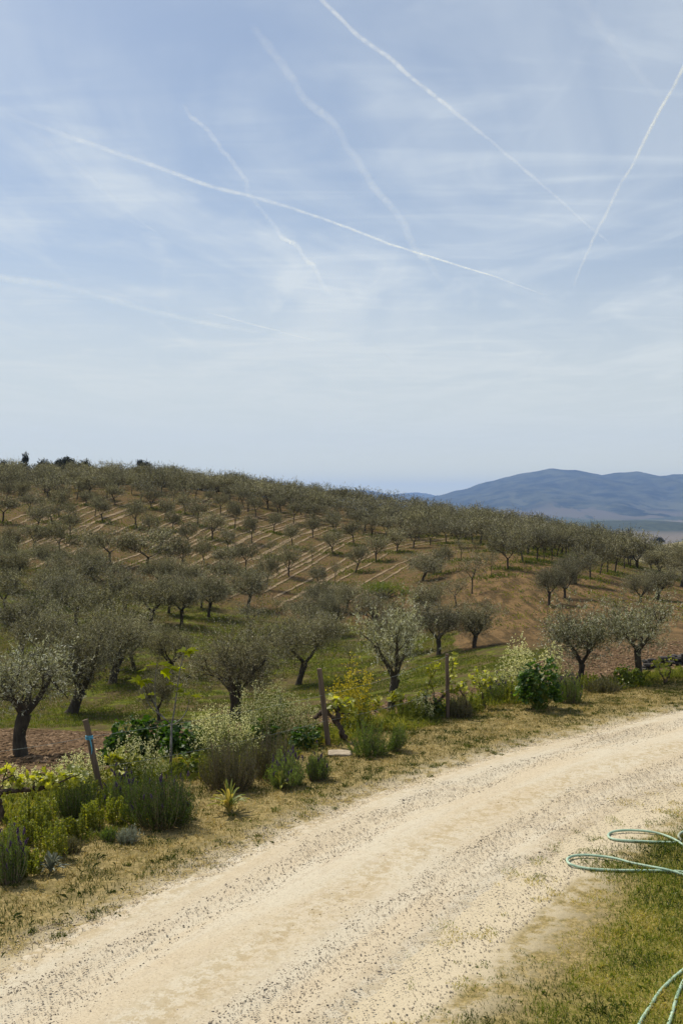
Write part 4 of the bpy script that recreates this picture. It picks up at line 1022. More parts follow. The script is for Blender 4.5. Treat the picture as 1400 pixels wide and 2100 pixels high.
def strap_plant(u, v, wpx, hpx, label, name='yellow_iris', cat='plant', n=16, wd=0.03, leaf='iris', seed=0, group=None, tint=(0.2, 1)):
    x, y, z = P(u, v); R = wpx/2*y/F_PX; Hh = hpx*y/F_PX
    rng = np.random.default_rng(seed+int(u)); acc = Acc()
    for i in range(n):
        a = rng.uniform(0, 6.28); e = rng.uniform(0.15, 1); L = 5
        tt_ = np.linspace(0, 1, 7)[:, None]; up = np.array([0, 0, Hh*(1.15-0.5*e)]); out = np.array([math.cos(a), math.sin(a), 0])*R*e
        c_ = out*tt_**1.3+up*(tt_*1.3-(0.3+0.55*e)*tt_**2.2)
        sd = np.array([-math.sin(a), math.cos(a), 0.15]); wv = wd*np.sin(np.pi*np.clip(tt_*0.86+.12, 0, 1))**.8
        cc = np.stack([c_-sd*wv/2, c_+np.array([0, 0, -wd*.25]), c_+sd*wv/2], 1).reshape(-1, 3)
        F = [(k*3+j, k*3+j+1, k*3+j+4, k*3+j+3) for k in range(6) for j in range(2)]
        acc.add(cc, F, rng.uniform(*tint))
    o = link(name, acc.mesh(name, M[leaf], True), loc=(x, y, z)); tag(o, label, cat, group); return o

def vine_plant(name, base, segs, canes, label, nleaf, seed, lsize=0.10, r0=0.035, group='grape vines along the wires'):
    """segs/canes: polylines in metres relative to base (x right, y away, z up)"""
    rng = np.random.default_rng(seed); o = thing(name, label, 'grape vine', base, group); wd = Acc(); lf = Acc()
    cpts = []
    for i, s_ in enumerate(segs):
        p_ = catmull(s_, 6); p_ = p_+rng.normal(0, .010, p_.shape)
        rr_ = np.linspace(r0, r0*.6, len(p_))*rng.uniform(.75, 1.3, len(p_)); tube(wd, p_, rr_, 8)
    for s_ in canes:
        p_ = catmull(s_, 6); tube(wd, p_+rng.normal(0, .004, p_.shape), np.linspace(r0*.35, .004, len(p_)), 5); cpts.append(p_)
    n = int(nleaf*1.7); lsize *= 1.15; C = []
    for i in range(n):
        p_ = cpts[rng.integers(len(cpts))]; j = rng.integers(1, len(p_)); C.append(p_[j]+rng.normal(0, 1, 3)*np.array([.05, .05, .045]))
    C = np.array(C); D = nrm(rng.normal(0, 1, (n, 3))*np.array([1, 1, .7])+np.array([0, 0, .1]))
    N = nrm(rng.normal(0, .6, (n, 3))+np.array([0, -.4, .8]))
    lobed(lf, C, D, N, lsize*rng.uniform(.45, 1.1, n), rng.uniform(0, 1, n), 'vine', 0.2)
    link('trunk', wd.mesh('trunk', M['vine_bark'], True), o); link('leaves', lf.mesh('leaves', M['vine']), o); return o

FG = 'fence posts of the vine row'
def post(u, v, tu, tv, rad, label, tie=False):
    x, y, z = P(u, v); topx = (tu-700)/F_PX*y; topz = -(tv-VH)/F_PX*y
    o = thing('fence_post', label, 'post', (x, y, z), FG)
    acc = Acc(); rng = np.random.default_rng(int(u)); n = 9
    s = np.linspace(-0.08, 1, n); pts = np.stack([(topx-x)*s, 0*s, (topz-z)*s], 1)+np.stack([rng.normal(0, .003, n), rng.normal(0, .003, n), 0*s], 1)
    tube(acc, pts, np.linspace(rad*1.05, rad*.93, n)*rng.uniform(.97, 1.03, n), 12)
    link('post', acc.mesh('post', M['post'], False), o)
    if tie:
        acc = Acc(); c0 = np.array([(topx-x)*.79, 0, (topz-z)*.79])
        for k in range(4):
            th = np.linspace(0, 2*np.pi, 17); r_ = rad*1.12
            tube(acc, np.stack([c0[0]+np.cos(th)*r_, np.sin(th)*r_, c0[2]+k*.011-.02+.006*np.sin(th+k)], 1), .0065, 6, cap=False)
        tube(acc, [c0+np.array([.02, -rad*1.1, 0]), c0+np.array([.035, -rad*1.3, -.06]), c0+np.array([.05, -rad*1.1, -.16]), c0+np.array([.045, -rad*1.2, -.22])], [.009, .010, .008, .004], 6)
        tube(acc, [c0+np.array([.0, -rad*1.1, 0]), c0+np.array([.05, -rad*1.6, .01]), c0+np.array([.085, -rad*1.5, -.01])], [.008, .008, .004], 6)
        link('blue_tie', acc.mesh('blue_tie', M['blue'], True), o)
    return np.array([x, y, z]), np.array([topx, y, topz])
p1 = post(211, 1645, 176, 1476, 0.042, 'leaning wooden post with blue twine tied near its top, beside the rosemary', True)
p2 = post(673, 1530, 655, 1371, 0.045, 'leaning brown wooden post beside the gnarled vine trunk and flat stone')
p3 = post(918, 1474, 916, 1341, 0.038, 'upright wooden post wrapped in young vine shoots, right of the silvery olive')
def on(pp, f): return pp[0]*(1-f)+pp[1]*f
def wire(a, b, sag, label):
    s = np.linspace(0, 1, 24)[:, None]; pts = a*(1-s)+b*s; pts[:, 2] -= (sag*4*s*(1-s))[:, 0]
    acc = Acc(); tube(acc, pts, 0.0022, 5); o = link('wire', acc.mesh('wire', M['wire'], True)); tag(o, label, 'wire', 'wires of the vine row')
off = np.array([0, -0.045, 0])
lft = lambda v: np.array([*(lambda q: (q[0], q[1]))(P(-90, 1712)), 0]) + np.array([0, 0, -4+v])
wire(on(p1, .80)+off, on(p2, .66)+off, .04, 'upper fence wire from the post with blue twine to the middle post')
wire(on(p1, .42)+off, on(p2, .33)+off, .05, 'lower fence wire from the post with blue twine to the middle post')
wire(on(p2, .66)+off, on(p3, .97)+off, .06, 'wire rising from the middle post to the top of the upright post')
wire(on(p2, .33)+off, on(p3, .45)+off, .04, 'lower wire between the middle post and the upright post')
wire(lft(.95), on(p1, .80)+off, .03, 'wire from the left edge to the post with blue twine')

# rosemary, lavender, santolina and grey bushes
B = env_bush
B(333, 1690, 150, 112, 'rosemary_bush', 'biggest dark green rosemary bush in front of the fig sapling', 'shrub', 'rosemary', 420, .032, .0065, 34, 'purple', 30, seed=1)
B(160, 1680, 85, 95, 'rosemary_bush', 'dark rosemary bush left of the post with blue twine', 'shrub', 'rosemary', 240, .030, .006, 30, seed=2)
B(252, 1665, 75, 90, 'lavender_bush', 'dark lavender with purple heads between the blue twine post and the biggest rosemary', 'shrub', 'lavleaf', 170, .028, .006, 26, 'purple', 34, seed=3)
B(472, 1618, 118, 118, 'grey_bush', 'large grey brown bush above the big yellow strap leaved plant', 'shrub', 'greybush', 330, .030, .006, 32, seed=4, tint=.42)
B(556, 1592, 105, 108, 'grey_bush', 'grey green bush behind the bright lavender clumps, below the cream flowers', 'shrub', 'greybush', 280, .030, .006, 30, seed=5, tint=.38)
B(585, 1612, 80, 75, 'lavender_bush', 'light green lavender with purple heads left of the round compact one', 'shrub', 'lavleaf', 240, .030, .006, 28, 'purple', 34, seed=6, tint=.6)
B(650, 1598, 52, 62, 'lavender_bush', 'round compact dark green lavender at the foot of the middle post', 'shrub', 'lavleaf', 200, .028, .006, 26, 'purple', 14, seed=7)
B(760, 1548, 80, 80, 'santolina_bush', 'upright grey green bush with bare stems in front of the silvery olive', 'shrub', 'rosemary', 130, .034, .007, 34, seed=8, tint=.6, tilt=1.05)
B(802, 1540, 42, 62, 'santolina_bush', 'narrow grey green bush joined to the right of the larger upright one', 'shrub', 'rosemary', 70, .034, .007, 34, seed=9, tint=.6, lean=(.25, 0))
B(945, 1472, 52, 55, 'grey_bush', 'grey bush just right of the upright post', 'shrub', 'greybush', 170, .034, .008, 26, seed=10)
B(1022, 1440, 75, 60, 'lavender_bush', 'grey lavender with many purple heads right of the small twiggy vine', 'shrub', 'lavleaf', 200, .034, .008, 24, 'purple', 46, seed=11)
B(1167, 1440, 60, 72, 'lavender_bush', 'lavender with violet heads right of the dark broad leaved shrub', 'shrub', 'lavleaf', 200, .034, .008, 24, 'purple', 46, seed=12)
B(20, 1808, 75, 120, 'lavender_bush', 'green lavender with purple heads at the left edge near the road', 'shrub', 'lavleaf', 200, .030, .006, 28, 'purple', 26, seed=13)
B(142, 1748, 52, 32, 'lavender_bush', 'small low dark lavender above the grey rosette', 'shrub', 'greybush', 90, .026, .006, 20, seed=14)
B(262, 1728, 46, 32, 'lavender_bush', 'tiny silver lavender cushion on the dry grass below the biggest rosemary', 'shrub', 'silverplant', 90, .026, .006, 20, seed=15)
B(225, 1725, 30, 30, 'lavender_bush', 'tiny dark green lavender left of the silver cushion', 'shrub', 'lavleaf', 60, .026, .006, 20, seed=16)
B(1235, 1420, 70, 30, 'low_shrub', 'low reddish brown scrub between the two right olive trees', 'shrub', 'greybush', 120, .05, .012, 16, seed=17)

# cream and yellow wild flowers
FP = flower_plant
FP(465, 1560, 150, 118, 'cream_wildflower', 'tall cream wild flowers left of the broad leaved plant, behind the grey bush', 'wildflower', nst=110, seed=1)
FP(545, 1530, 120, 135, 'cream_wildflower', 'tallest cream wild flowers above the broad green leaves, under the large round olive', 'wildflower', nst=100, seed=2)
FP(620, 1515, 85, 85, 'cream_wildflower', 'cream wild flowers just left of the middle post', 'wildflower', nst=50, seed=3)
FP(165, 1628, 125, 92, 'cream_wildflower', 'cream wild flowers behind the rosemary left of the blue twine post', 'wildflower', nst=80, seed=4)
FP(282, 1612, 120, 105, 'cream_wildflower', 'cream wild flowers in front of the dark cabbage leaves', 'wildflower', nst=60, seed=5)
FP(277, 1500, 28, 62, 'cream_wildflower', 'single tall cream flower spray behind the cabbage leaves', 'wildflower', nst=9, seed=6)
FP(1072, 1430, 100, 112, 'cream_wildflower', 'cream wild flowers over the dark broad leaved shrub at right', 'wildflower', nst=80, seed=7, fsize=.032)
FP(1352, 1150, 60, 40, 'white_blossom_bush', 'white blossom among the olive crowns at the far right', 'wildflower', nst=40, seed=8, fsize=.12) if False else None
FP(722, 1500, 88, 140, 'yellow_wildflower', 'bright yellow mustard flowers between the middle post and the silvery olive', 'wildflower', petal='yellow', nst=70, nfl=20, fsize=.030, seed=9)
FP(1140, 1420, 40, 105, 'cream_wildflower', 'upright cream flower spikes on the right side of the dark broad leaved shrub', 'wildflower', nst=16, seed=10, fsize=.032)

BS = broad_shrub
BS(258, 1568, 95, 98, 'cabbage_plant', 'dark green cabbage plant left of the fig sapling stem', 'plant', n=420, size=.15, seed=1)
BS(378, 1566, 95, 92, 'cabbage_plant', 'dark green cabbage plant right of the fig sapling stem', 'plant', n=420, size=.15, seed=2)
BS(316, 1558, 90, 98, 'cabbage_plant', 'dark green cabbage plant directly behind the fig sapling stem', 'plant', n=380, size=.15, seed=3)
BS(540, 1535, 80, 62, 'broadleaf_plant', 'bright green broad leaved plant among the cream flowers', 'plant', n=180, size=.14, seed=4)
BS(628, 1535, 62, 52, 'broadleaf_plant', 'green leafy plant with an orange flower left of the middle post', 'plant', n=150, size=.11, seed=5)
BS(1105, 1455, 88, 112, 'broadleaf_shrub', 'dark leafy shrub with bare lower stems beside the road verge', 'shrub', n=520, size=.12, seed=6, low=.18)
BS(1287, 1412, 62, 58, 'broadleaf_shrub', 'small green shrub at the foot of the spreading olive tree', 'shrub', leaf='brightbush', n=260, size=.11, seed=7)
BS(385, 1588, 40, 50, 'broadleaf_plant', 'small yellowing leafy plant beside the grey brown bush', 'plant', leaf='brightbush', n=70, size=.11, seed=8)
BS(890, 1475, 45, 55, 'broadleaf_plant', 'pale green leafy plant left of the upright post', 'plant', leaf='rosemary', n=120, size=.09, seed=9)

SP = strap_plant
SP(470, 1668, 100, 72, 'yellow_strap' and 'larger yellow striped strap leaved plant at the foot of the grey brown bush', n=34, wd=.045, seed=1)
SP(576, 1622, 58, 44, 'smaller yellow striped strap leaved plant below the light green lavender', n=18, wd=.036, seed=2)
SP(105, 1792, 80, 50, 'grey green leaf rosette on the dry grass near the road', 'leaf_rosette', n=56, wd=.026, leaf='silverplant', seed=3)
SP(576, 1500, 34, 85, 'upright pale green spiky plant among the tallest cream flowers', 'spiky_plant', n=24, wd=.03, leaf='silverplant', seed=4)
SP(2, 1790, 36, 30, 'bright yellow green strap leaves at the left edge', 'yellow_iris', n=8, wd=.03, seed=5)
SP(378, 1690, 34, 26, 'small weed with pale flat leaves beside the right dandelion', 'leaf_rosette', n=9, wd=.02, leaf='silverplant', seed=6)
for u, v, w_ in [(1030, 1945, 36), (435, 1640, 24), (545, 1663, 22)]:
    pass

# yellow-green upright weeds
def weed(u, v, wpx, hpx, label, n, seed):
    x, y, z = P(u, v); R = wpx/2*y/F_PX; Hh = hpx*y/F_PX; rng = np.random.default_rng(seed)
    o = thing('spurge_weed', label, 'weed', (x, y, z), 'yellow green weeds by the vine row'); st = Acc(); fo = Acc()
    for i in range(int(n*1.8)):
        a = rng.uniform(0, 6.28); q = math.sqrt(rng.random())*R; b = np.array([math.cos(a)*q, math.sin(a)*q, 0])
        h_ = Hh*rng.uniform(.55, 1.0); tp = b+np.array([rng.normal(0, .03), rng.normal(0, .03), h_]); tube(st, [b, (b+tp)/2, tp], [.004, .004, .002], 4, .6, cap=False)
        k = 90; tl = rng.uniform(.12, 1.02, (k, 1)); C = b*(1-tl)+tp*tl
        aa = rng.uniform(0, 6.28, k); D = nrm(np.stack([np.cos(aa), np.sin(aa), rng.uniform(.3, 1.3, k)], 1))
        leaves(fo, C, D, .042*(1.1-.4*tl[:, 0]), .015, np.clip(rng.uniform(.1, .7, k)+.35*(1-tl[:, 0]), 0, 1), rng)
    link('stems', st.mesh('stems', M['stem'], True), o); link('foliage', fo.mesh('foliage', M['weed']), o)
weed(108, 1762, 60, 82, 'tall yellow green weed clump right above the grey rosette', 12, 1)
weed(78, 1712, 80, 80, 'wide yellow green weed clump below the vine cane at the left', 26, 2)
weed(188, 1702, 46, 62, 'yellow green weeds at the foot of the blue twine post, left side', 12, 3)
weed(236, 1690, 40, 60, 'yellow green weeds between the blue twine post and the biggest rosemary', 11, 4)
weed(40, 1735, 60, 60, 'yellow green weeds at the left edge behind the lavender', 18, 5)
weed(118, 1640, 60, 50, 'pale grassy weeds just under the vine cane', 16, 6)

# more weeds filling the gaps of the row
weed(150, 1722, 50, 50, 'low yellow green weeds between the tall weed clump and the small dark lavender', 12, 21)
weed(18, 1765, 60, 70, 'dense yellow green weeds just behind the lavender at the left edge', 20, 22)
weed(60, 1790, 60, 46, 'short weeds between the left edge lavender and the grey rosette', 14, 23)
weed(200, 1655, 50, 50, 'weeds growing around the foot of the blue twine post, right side', 12, 24)
weed(420, 1600, 40, 60, 'yellow green weeds between the cabbage leaves and the grey brown bush', 10, 25)
weed(520, 1590, 50, 55, 'weeds squeezed between the two grey bushes', 10, 26)
weed(735, 1505, 60, 60, 'green weeds below the yellow mustard flowers', 16, 27)
weed(842, 1480, 60, 42, 'green weeds under the Y shaped vine', 16, 28)
weed(965, 1462, 50, 38, 'low weeds beside the thin crooked vine', 12, 29)
weed(1050, 1440, 60, 52, 'green weeds in front of the cream flowers at right', 16, 30)
weed(1205, 1415, 50, 36, 'green weeds right of the violet lavender', 12, 31)
FP(55, 1640, 110, 70, 'cream_wildflower', 'cream wild flowers behind the old vine at the left edge', 'wildflower', nst=40, seed=21)
FP(430, 1530, 90, 80, 'cream_wildflower', 'pale cream wild flowers right of the cabbage plants', 'wildflower', nst=50, seed=22)
FP(865, 1478, 70, 60, 'cream_wildflower', 'small cream wild flowers among the Y shaped vine shoots', 'wildflower', nst=22, seed=23)
FP(1010, 1440, 70, 70, 'cream_wildflower', 'thin cream wild flowers behind the grey lavender at right', 'wildflower', nst=26, seed=24)
FP(700, 1508, 60, 60, 'yellow_wildflower', 'short yellow flowers around the gnarled vine trunk', 'wildflower', petal='yellow', nst=12, nfl=8, fsize=.022, seed=25)

# vines
def M_(u, v, d): return np.array([(u-700)/F_PX*d, d, -(v-VH)/F_PX*d])
def vine_px(name, base_uv, segs, canes, label, nleaf, seed, **kw):
    x, y, z = P(*base_uv); b = np.array([x, y, z]); rng = np.random.default_rng(seed)
    cv = lambda L: [M_(u, v, y+0.04*k-0.02*len(L)+rng.normal(0, .03))-b for k, (u, v) in enumerate(L)]
    return vine_plant(name, (x, y, z), [cv(s) for s in segs], [cv(s) for s in canes], label, nleaf, seed, **kw)
vine_px('grape_vine', (2, 1690), [[(2, 1695), (4, 1660), (-4, 1640), (2, 1625)], [(2, 1625), (30, 1621), (60, 1620), (90, 1614), (122, 1611)]],
        [[(0, 1620), (8, 1600), (14, 1575), (20, 1562)], [(68, 1618), (72, 1600), (66, 1588)], [(100, 1612), (120, 1598), (135, 1588)], [(60, 1600), (85, 1596), (100, 1600)], [(10, 1600), (28, 1590), (34, 1605)], [(120, 1605), (150, 1592), (165, 1590)]],
        'old vine at the left edge with a level cane and yellow green leaves', 85, 1, lsize=.085)
vine_px('grape_vine', (256, 1620), [[(256, 1625), (254, 1600), (258, 1585)]], [[(258, 1590), (250, 1565), (246, 1550)], [(258, 1588), (270, 1565), (276, 1552)], [(250, 1580), (240, 1562), (240, 1552)]],
        'short vine with a yellow green leaf tuft in front of the cabbage leaves', 60, 2)
vine_px('grape_vine', (704, 1520), [[(706, 1522), (700, 1500), (690, 1480), (672, 1462)], [(690, 1480), (694, 1458), (684, 1448), (690, 1436)], [(672, 1462), (658, 1462), (645, 1474)]],
        [[(690, 1450), (705, 1446), (712, 1436)], [(680, 1450), (690, 1440), (684, 1432)], [(700, 1462), (715, 1464), (722, 1456)]], 'gnarled dark vine trunk twisted beside the middle post', 46, 3, r0=.05)
vine_px('grape_vine', (886, 1470), [[(886, 1474), (880, 1456), (872, 1440), (874, 1428)], [(884, 1470), (892, 1448), (905, 1432), (915, 1422)], [(872, 1446), (850, 1448), (830, 1452), (812, 1448)]],
        [[(874, 1430), (880, 1400), (892, 1375), (898, 1360)], [(892, 1440), (885, 1400), (884, 1362)], [(812, 1448), (822, 1436), (815, 1430)], [(832, 1450), (845, 1436), (860, 1438)], [(850, 1446), (860, 1430), (868, 1424)],
         [(915, 1424), (925, 1380), (930, 1345)], [(915, 1424), (935, 1412), (945, 1402)], [(806, 1440), (812, 1430), (808, 1424)]],
        'Y shaped vine with yellow green shoots climbing the upright post', 190, 4, lsize=.085)
vine_px('grape_vine', (774, 1468), [[(774, 1480), (771, 1462), (764, 1454), (750, 1452)], [(764, 1454), (785, 1452), (800, 1456)]], [[(750, 1452), (742, 1440), (738, 1432)], [(760, 1453), (768, 1440), (776, 1436)], [(745, 1450), (735, 1446), (728, 1436)]],
        'low vine cane with yellow green leaves behind the santolina bush', 55, 5, r0=.022)
vine_px('grape_vine', (992, 1455), [[(992, 1458), (991, 1435), (988, 1415)]], [[(988, 1418), (980, 1395), (975, 1370)], [(988, 1415), (995, 1392), (998, 1372)], [(990, 1420), (978, 1405), (970, 1392)], [(989, 1412), (1005, 1398), (1012, 1400)]],
        'small twiggy vine with upright shoots right of the grey bush', 75, 6, lsize=.075, r0=.025)
vine_px('grape_vine', (957, 1470), [[(957, 1472), (958, 1450), (950, 1425), (940, 1412)]], [[(950, 1425), (965, 1418), (970, 1430)], [(945, 1416), (950, 1400), (960, 1398)]], 'thin crooked vine growing through the grey bush', 16, 8, lsize=.07, r0=.02)
vine_px('grape_vine', (1363, 1404), [[(1363, 1406), (1360, 1390), (1352, 1378)], [(1363, 1400), (1370, 1385), (1374, 1372)]], [[(1352, 1378), (1348, 1365), (1350, 1352)], [(1374, 1372), (1372, 1360), (1380, 1350)], [(1362, 1385), (1364, 1368), (1360, 1356)]],
        'small vine in front of the low dark wall by the road bend', 40, 7, lsize=.07, r0=.022)

# fig sapling
x, y, z = P(350, 1584); b = np.array([x, y, z]); rng = np.random.default_rng(3)
o = thing('fig_sapling', 'young fig sapling with thin grey branches and a few large yellow green leaves', 'fig tree', (x, y, z))
wd = Acc(); lf = Acc()
ml = lambda L: np.array([M_(u, v, y+rng.normal(0, .05))-b for u, v in L])
brs = [([(350, 1590), (351, 1540), (352, 1488)], .022, .017), ([(352, 1488), (358, 1455), (364, 1410), (370, 1372), (378, 1340), (384, 1330)], .013, .006), ([(352, 1488), (335, 1470), (322, 1455), (318, 1420), (320, 1380), (322, 1362)], .011, .005),
       ([(338, 1474), (312, 1452), (300, 1430), (292, 1405), (290, 1392)], .009, .004), ([(322, 1456), (308, 1420), (300, 1390), (297, 1375)], .006, .004), ([(352, 1488), (372, 1474), (384, 1455), (388, 1435)], .010, .005)]
for L, r0, r1 in brs:
    q_ = catmull(ml(L), 5); tube(wd, q_, np.linspace(r0, r1, len(q_)), 8)
for (u, v, su, sv, sz) in [(382, 1332, -1, -.2, .17), (384, 1332, 1, .1, .17), (386, 1334, .8, -.7, .14), (383, 1334, .3, -.5, .15), (322, 1362, -1, .1, .19), (325, 1362, 1, .1, .20), (340, 1366, .9, .0, .2), (352, 1372, .8, .1, .17),
                           (335, 1372, .3, -.9, .18), (300, 1372, -1, -.3, .14), (365, 1370, .8, -.1, .13), (290, 1394, -1, .2, .19), (292, 1394, 1, -.1, .18), (290, 1396, .2, -.6, .15), (388, 1424, -.9, .3, .16), (390, 1426, 1, .1, .18), (376, 1418, -.8, .3, .15), (356, 1402, -.9, .1, .13), (300, 1428, -1, .2, .15), (303, 1425, .8, .4, .13), (372, 1408, -.5, .5, .13)]:
    c_ = M_(u, v, y)-b; D = nrm(np.array([[su, rng.normal(0, .35), sv*.5]])); N = nrm(np.array([[rng.normal(0, .3), rng.uniform(-.45, .1), 1.0]]))
    lobed(lf, c_[None], D, N, sz*1.1, float(rng.uniform(.2, 1)), 'fig', 0.12)
link('trunk', wd.mesh('trunk', M['bark_pale'], True), o); link('leaves', lf.mesh('leaves', M['fig']), o)

# bright bush and dark bush in the hollow
def leafy_mass(u, v, wpx, hpx, name, label, matn, n, seed, leafL=.11, leafW=.05, cat='bush'):
    x, y, z = P(u, v); R = wpx/2*y/F_PX; Hh = hpx*y/F_PX; rng = np.random.default_rng(seed)
    o = thing(name, label, cat, (x, y, z)); wd = Acc(); fo = Acc()
    nc_ = 26; a = rng.uniform(0, 6.28, nc_); q = np.sqrt(rng.random(nc_))*.85
    C = np.stack([np.cos(a)*q*R, np.sin(a)*q*R, Hh*(.25+.55*rng.random(nc_)*(1-.4*q))], 1)
    for c_ in C: tube(wd, [np.array([0, 0, -.05]), c_*np.array([.4, .4, .5]), c_], [.05, .035, .012], 5, cap=False)
    cid = rng.integers(0, nc_, n); O = C[cid]+rng.normal(0, 1, (n, 3))*np.array([R*.17, R*.17, Hh*.11])
    O[:, 2] = np.maximum(O[:, 2], .03)
    shoots(fo, O, nrm(rng.normal(0, .6, (n, 3))+np.array([0, 0, .8])), np.full(n, .25), 7, leafL, leafW, rng.uniform(.15, .75, n), rng)
    link('stems', wd.mesh('stems', M['bark'], True), o); link('foliage', fo.mesh('foliage', M[matn]), o)
leafy_mass(788, 1228, 105, 38, 'green_bush', 'bright yellow green bush above the dark bush in the hollow', 'brightbush', 900, 1)
leafy_mass(768, 1272, 115, 66, 'dark_bush', 'dark grey green bush below the bright green one', 'olive', 1500, 2, .09, .03)
leafy_mass(1300, 1130, 46, 28, 'green_bush', 'yellow green bush behind the last ridge olives at right', 'brightbush', 400, 3) if False else None

# dandelions
for (u, v, lb) in [(302, 1702, 'yellow dandelion left of centre below the biggest rosemary'), (367, 1700, 'yellow dandelion under the right side of the biggest rosemary')]:
    x, y, z = P(u, v); o = thing('dandelion', lb, 'flower', (x, y, z), 'dandelions below the rosemary'); a1 = Acc(); a2 = Acc()
    tube(a1, [(0, 0, 0), (.003, 0, .06), (0, 0, .125)], .003, 5, .5); rng = np.random.default_rng(int(u)); k = 46; aa = rng.uniform(0, 6.28, k)
    leaves(a2, np.tile([[0, 0, .122]], (k, 1)), nrm(np.stack([np.cos(aa), np.sin(aa), rng.uniform(.1, 1.4, k)], 1)), .024, .008, rng.uniform(0, 1, k), rng)
    link('stem', a1.mesh('stem', M['stem'], True), o); link('flower_head', a2.mesh('flower_head', M['yellow']), o)

# flat stone, twig, low dark bank
def blob(acc, c, s, rng, tint=.5, sub=2):
    import bmesh
    bm = bmesh.new(); bmesh.ops.create_icosphere(bm, subdivisions=sub, radius=1.0)
    V = np.array([v.co[:] for v in bm.verts]); F = [[v.index for v in f.verts] for f in bm.faces]; bm.free()
    V = V*(1+.22*fbm(V[:, 0]*2+V[:, 2]*3+rng.uniform(0, 50), V[:, 1]*2, 1.0, 3, 3)[:, None]); V = np.clip(V, -.72, .72)
    acc.add(V*np.array(s)+np.array(c), F, tint)
rng = np.random.default_rng(5)
x, y, z = P(697, 1547); acc = Acc(); blob(acc, (0, 0, .02), (.26, .20, .03), rng, sub=3)
tag(link('flat_stone', acc.mesh('flat_stone', M['stone']), loc=(x, y, z)), 'flat pale stone lying at the foot of the middle post', 'stone')
x, y, z = P(885, 1612); acc = Acc(); tube(acc, [(-.13, .03, .02), (-.05, 0, .015), (.04, -.02, .018), (.12, -.03, .012)], [.005, .007, .006, .003], 6); tube(acc, [(-.05, 0, .015), (-.08, .05, .03)], [.004, .002], 5)
tag(link('twig', acc.mesh('twig', M['twig'], True), loc=(x, y, z)), 'short fallen twig at the edge of the sandy road', 'twig')
x, y, z = P(118, 1905); acc = Acc(); tube(acc, [(-.16, -.08, .01), (-.04, .02, .03), (.06, .06, .02), (.10, .12, .012)], [.003, .004, .003, .002], 6)
tag(link('twig', acc.mesh('twig', M['twig'], True), loc=(x, y, z)), 'thin dry twig on the straw coloured verge at lower left', 'twig')
acc = Acc(); d_ = 29.0  # low bank of dark rough lumps filling a dark band at right
for i in range(150):
    s = rng.random(); xx = (1318-700)/F_PX*d_+s*4.2; yy = d_+s*.8+rng.normal(0, .12); hz = rng.random()*.34
    blob(acc, (xx, yy, float(H(xx, yy))+hz), (rng.uniform(.09, .2), rng.uniform(.09, .18), rng.uniform(.05, .10)), rng, sub=1)
tag(link('low_stone_wall', acc.mesh('low_stone_wall', M['wallstone'])), 'low dark dry stone wall behind the small vine at the right edge', 'wall')

# garden hose: one long hose looped on the lawn
def hp(u, v, lift=.010): x, y = unproj_plane(u, v, ZR+lift); return (x, y, ZR+lift)
zz_ = lambda a, b_: (900+a/2.8, 1600+b_/2.8)
path = [hp(1300, 2135), hp(1311, 2098), hp(1332, 2064), hp(1350, 2036), hp(1375, 2010), hp(1400, 1989), hp(1440, 1960), hp(1500, 1905), hp(1520, 1850), hp(1470, 1808)]
for q_ in [(1400, 528), (1300, 522), (1200, 519), (1080, 518), (1000, 517), (880, 510), (800, 498), (752, 482), (734, 465), (740, 447), (778, 433), (850, 430), (940, 438), (1020, 452), (1100, 474), (1200, 494)]:
    path.append(hp(*zz_(*q_), .018 if q_[1] > 495 else .032))
path += [hp(*zz_(1300, 513), .04), hp(*zz_(1400, 543), .02), hp(1450, 1815), hp(1560, 1810), hp(1590, 1760), hp(1500, 1735), hp(*zz_(1440, 395)), hp(*zz_(1400, 372)), hp(*zz_(1345, 338), .03)]
for q_ in [(1280, 312), (1200, 294), (1100, 287), (1020, 291), (982, 302), (969, 318), (985, 334), (1040, 345), (1150, 350), (1250, 355), (1350, 356)]:
    path.append(hp(*zz_(*q_), .03 if q_[1] < 300 else .018))
path += [hp(*zz_(1385, 345)), hp(*zz_(1372, 322), .04), hp(*zz_(1385, 303), .04), hp(*zz_(1420, 290)), hp(1430, 1700), hp(1500, 1705)]
hc = catmull(path, 8); acc = Acc(); tube(acc, hc, .0145, 10)
o = link('garden_hose', acc.mesh('garden_hose', M['hose'], True)); tag(o, 'pale green garden hose lying in two long loops across the lawn edge and sandy road', 'hose')
path = [hp(1352, 2140), hp(1371, 2098), hp(1380, 2068), hp(1388, 2040), hp(1394, 2026), hp(1402, 2010), hp(1420, 1990), hp(1450, 1970)]
acc = Acc(); tube(acc, catmull(path, 8), .0145, 10)
tag(link('garden_hose', acc.mesh('garden_hose', M['hose'], True)), 'short stretch of pale green hose half sunk in the grass at the lower right corner', 'hose')

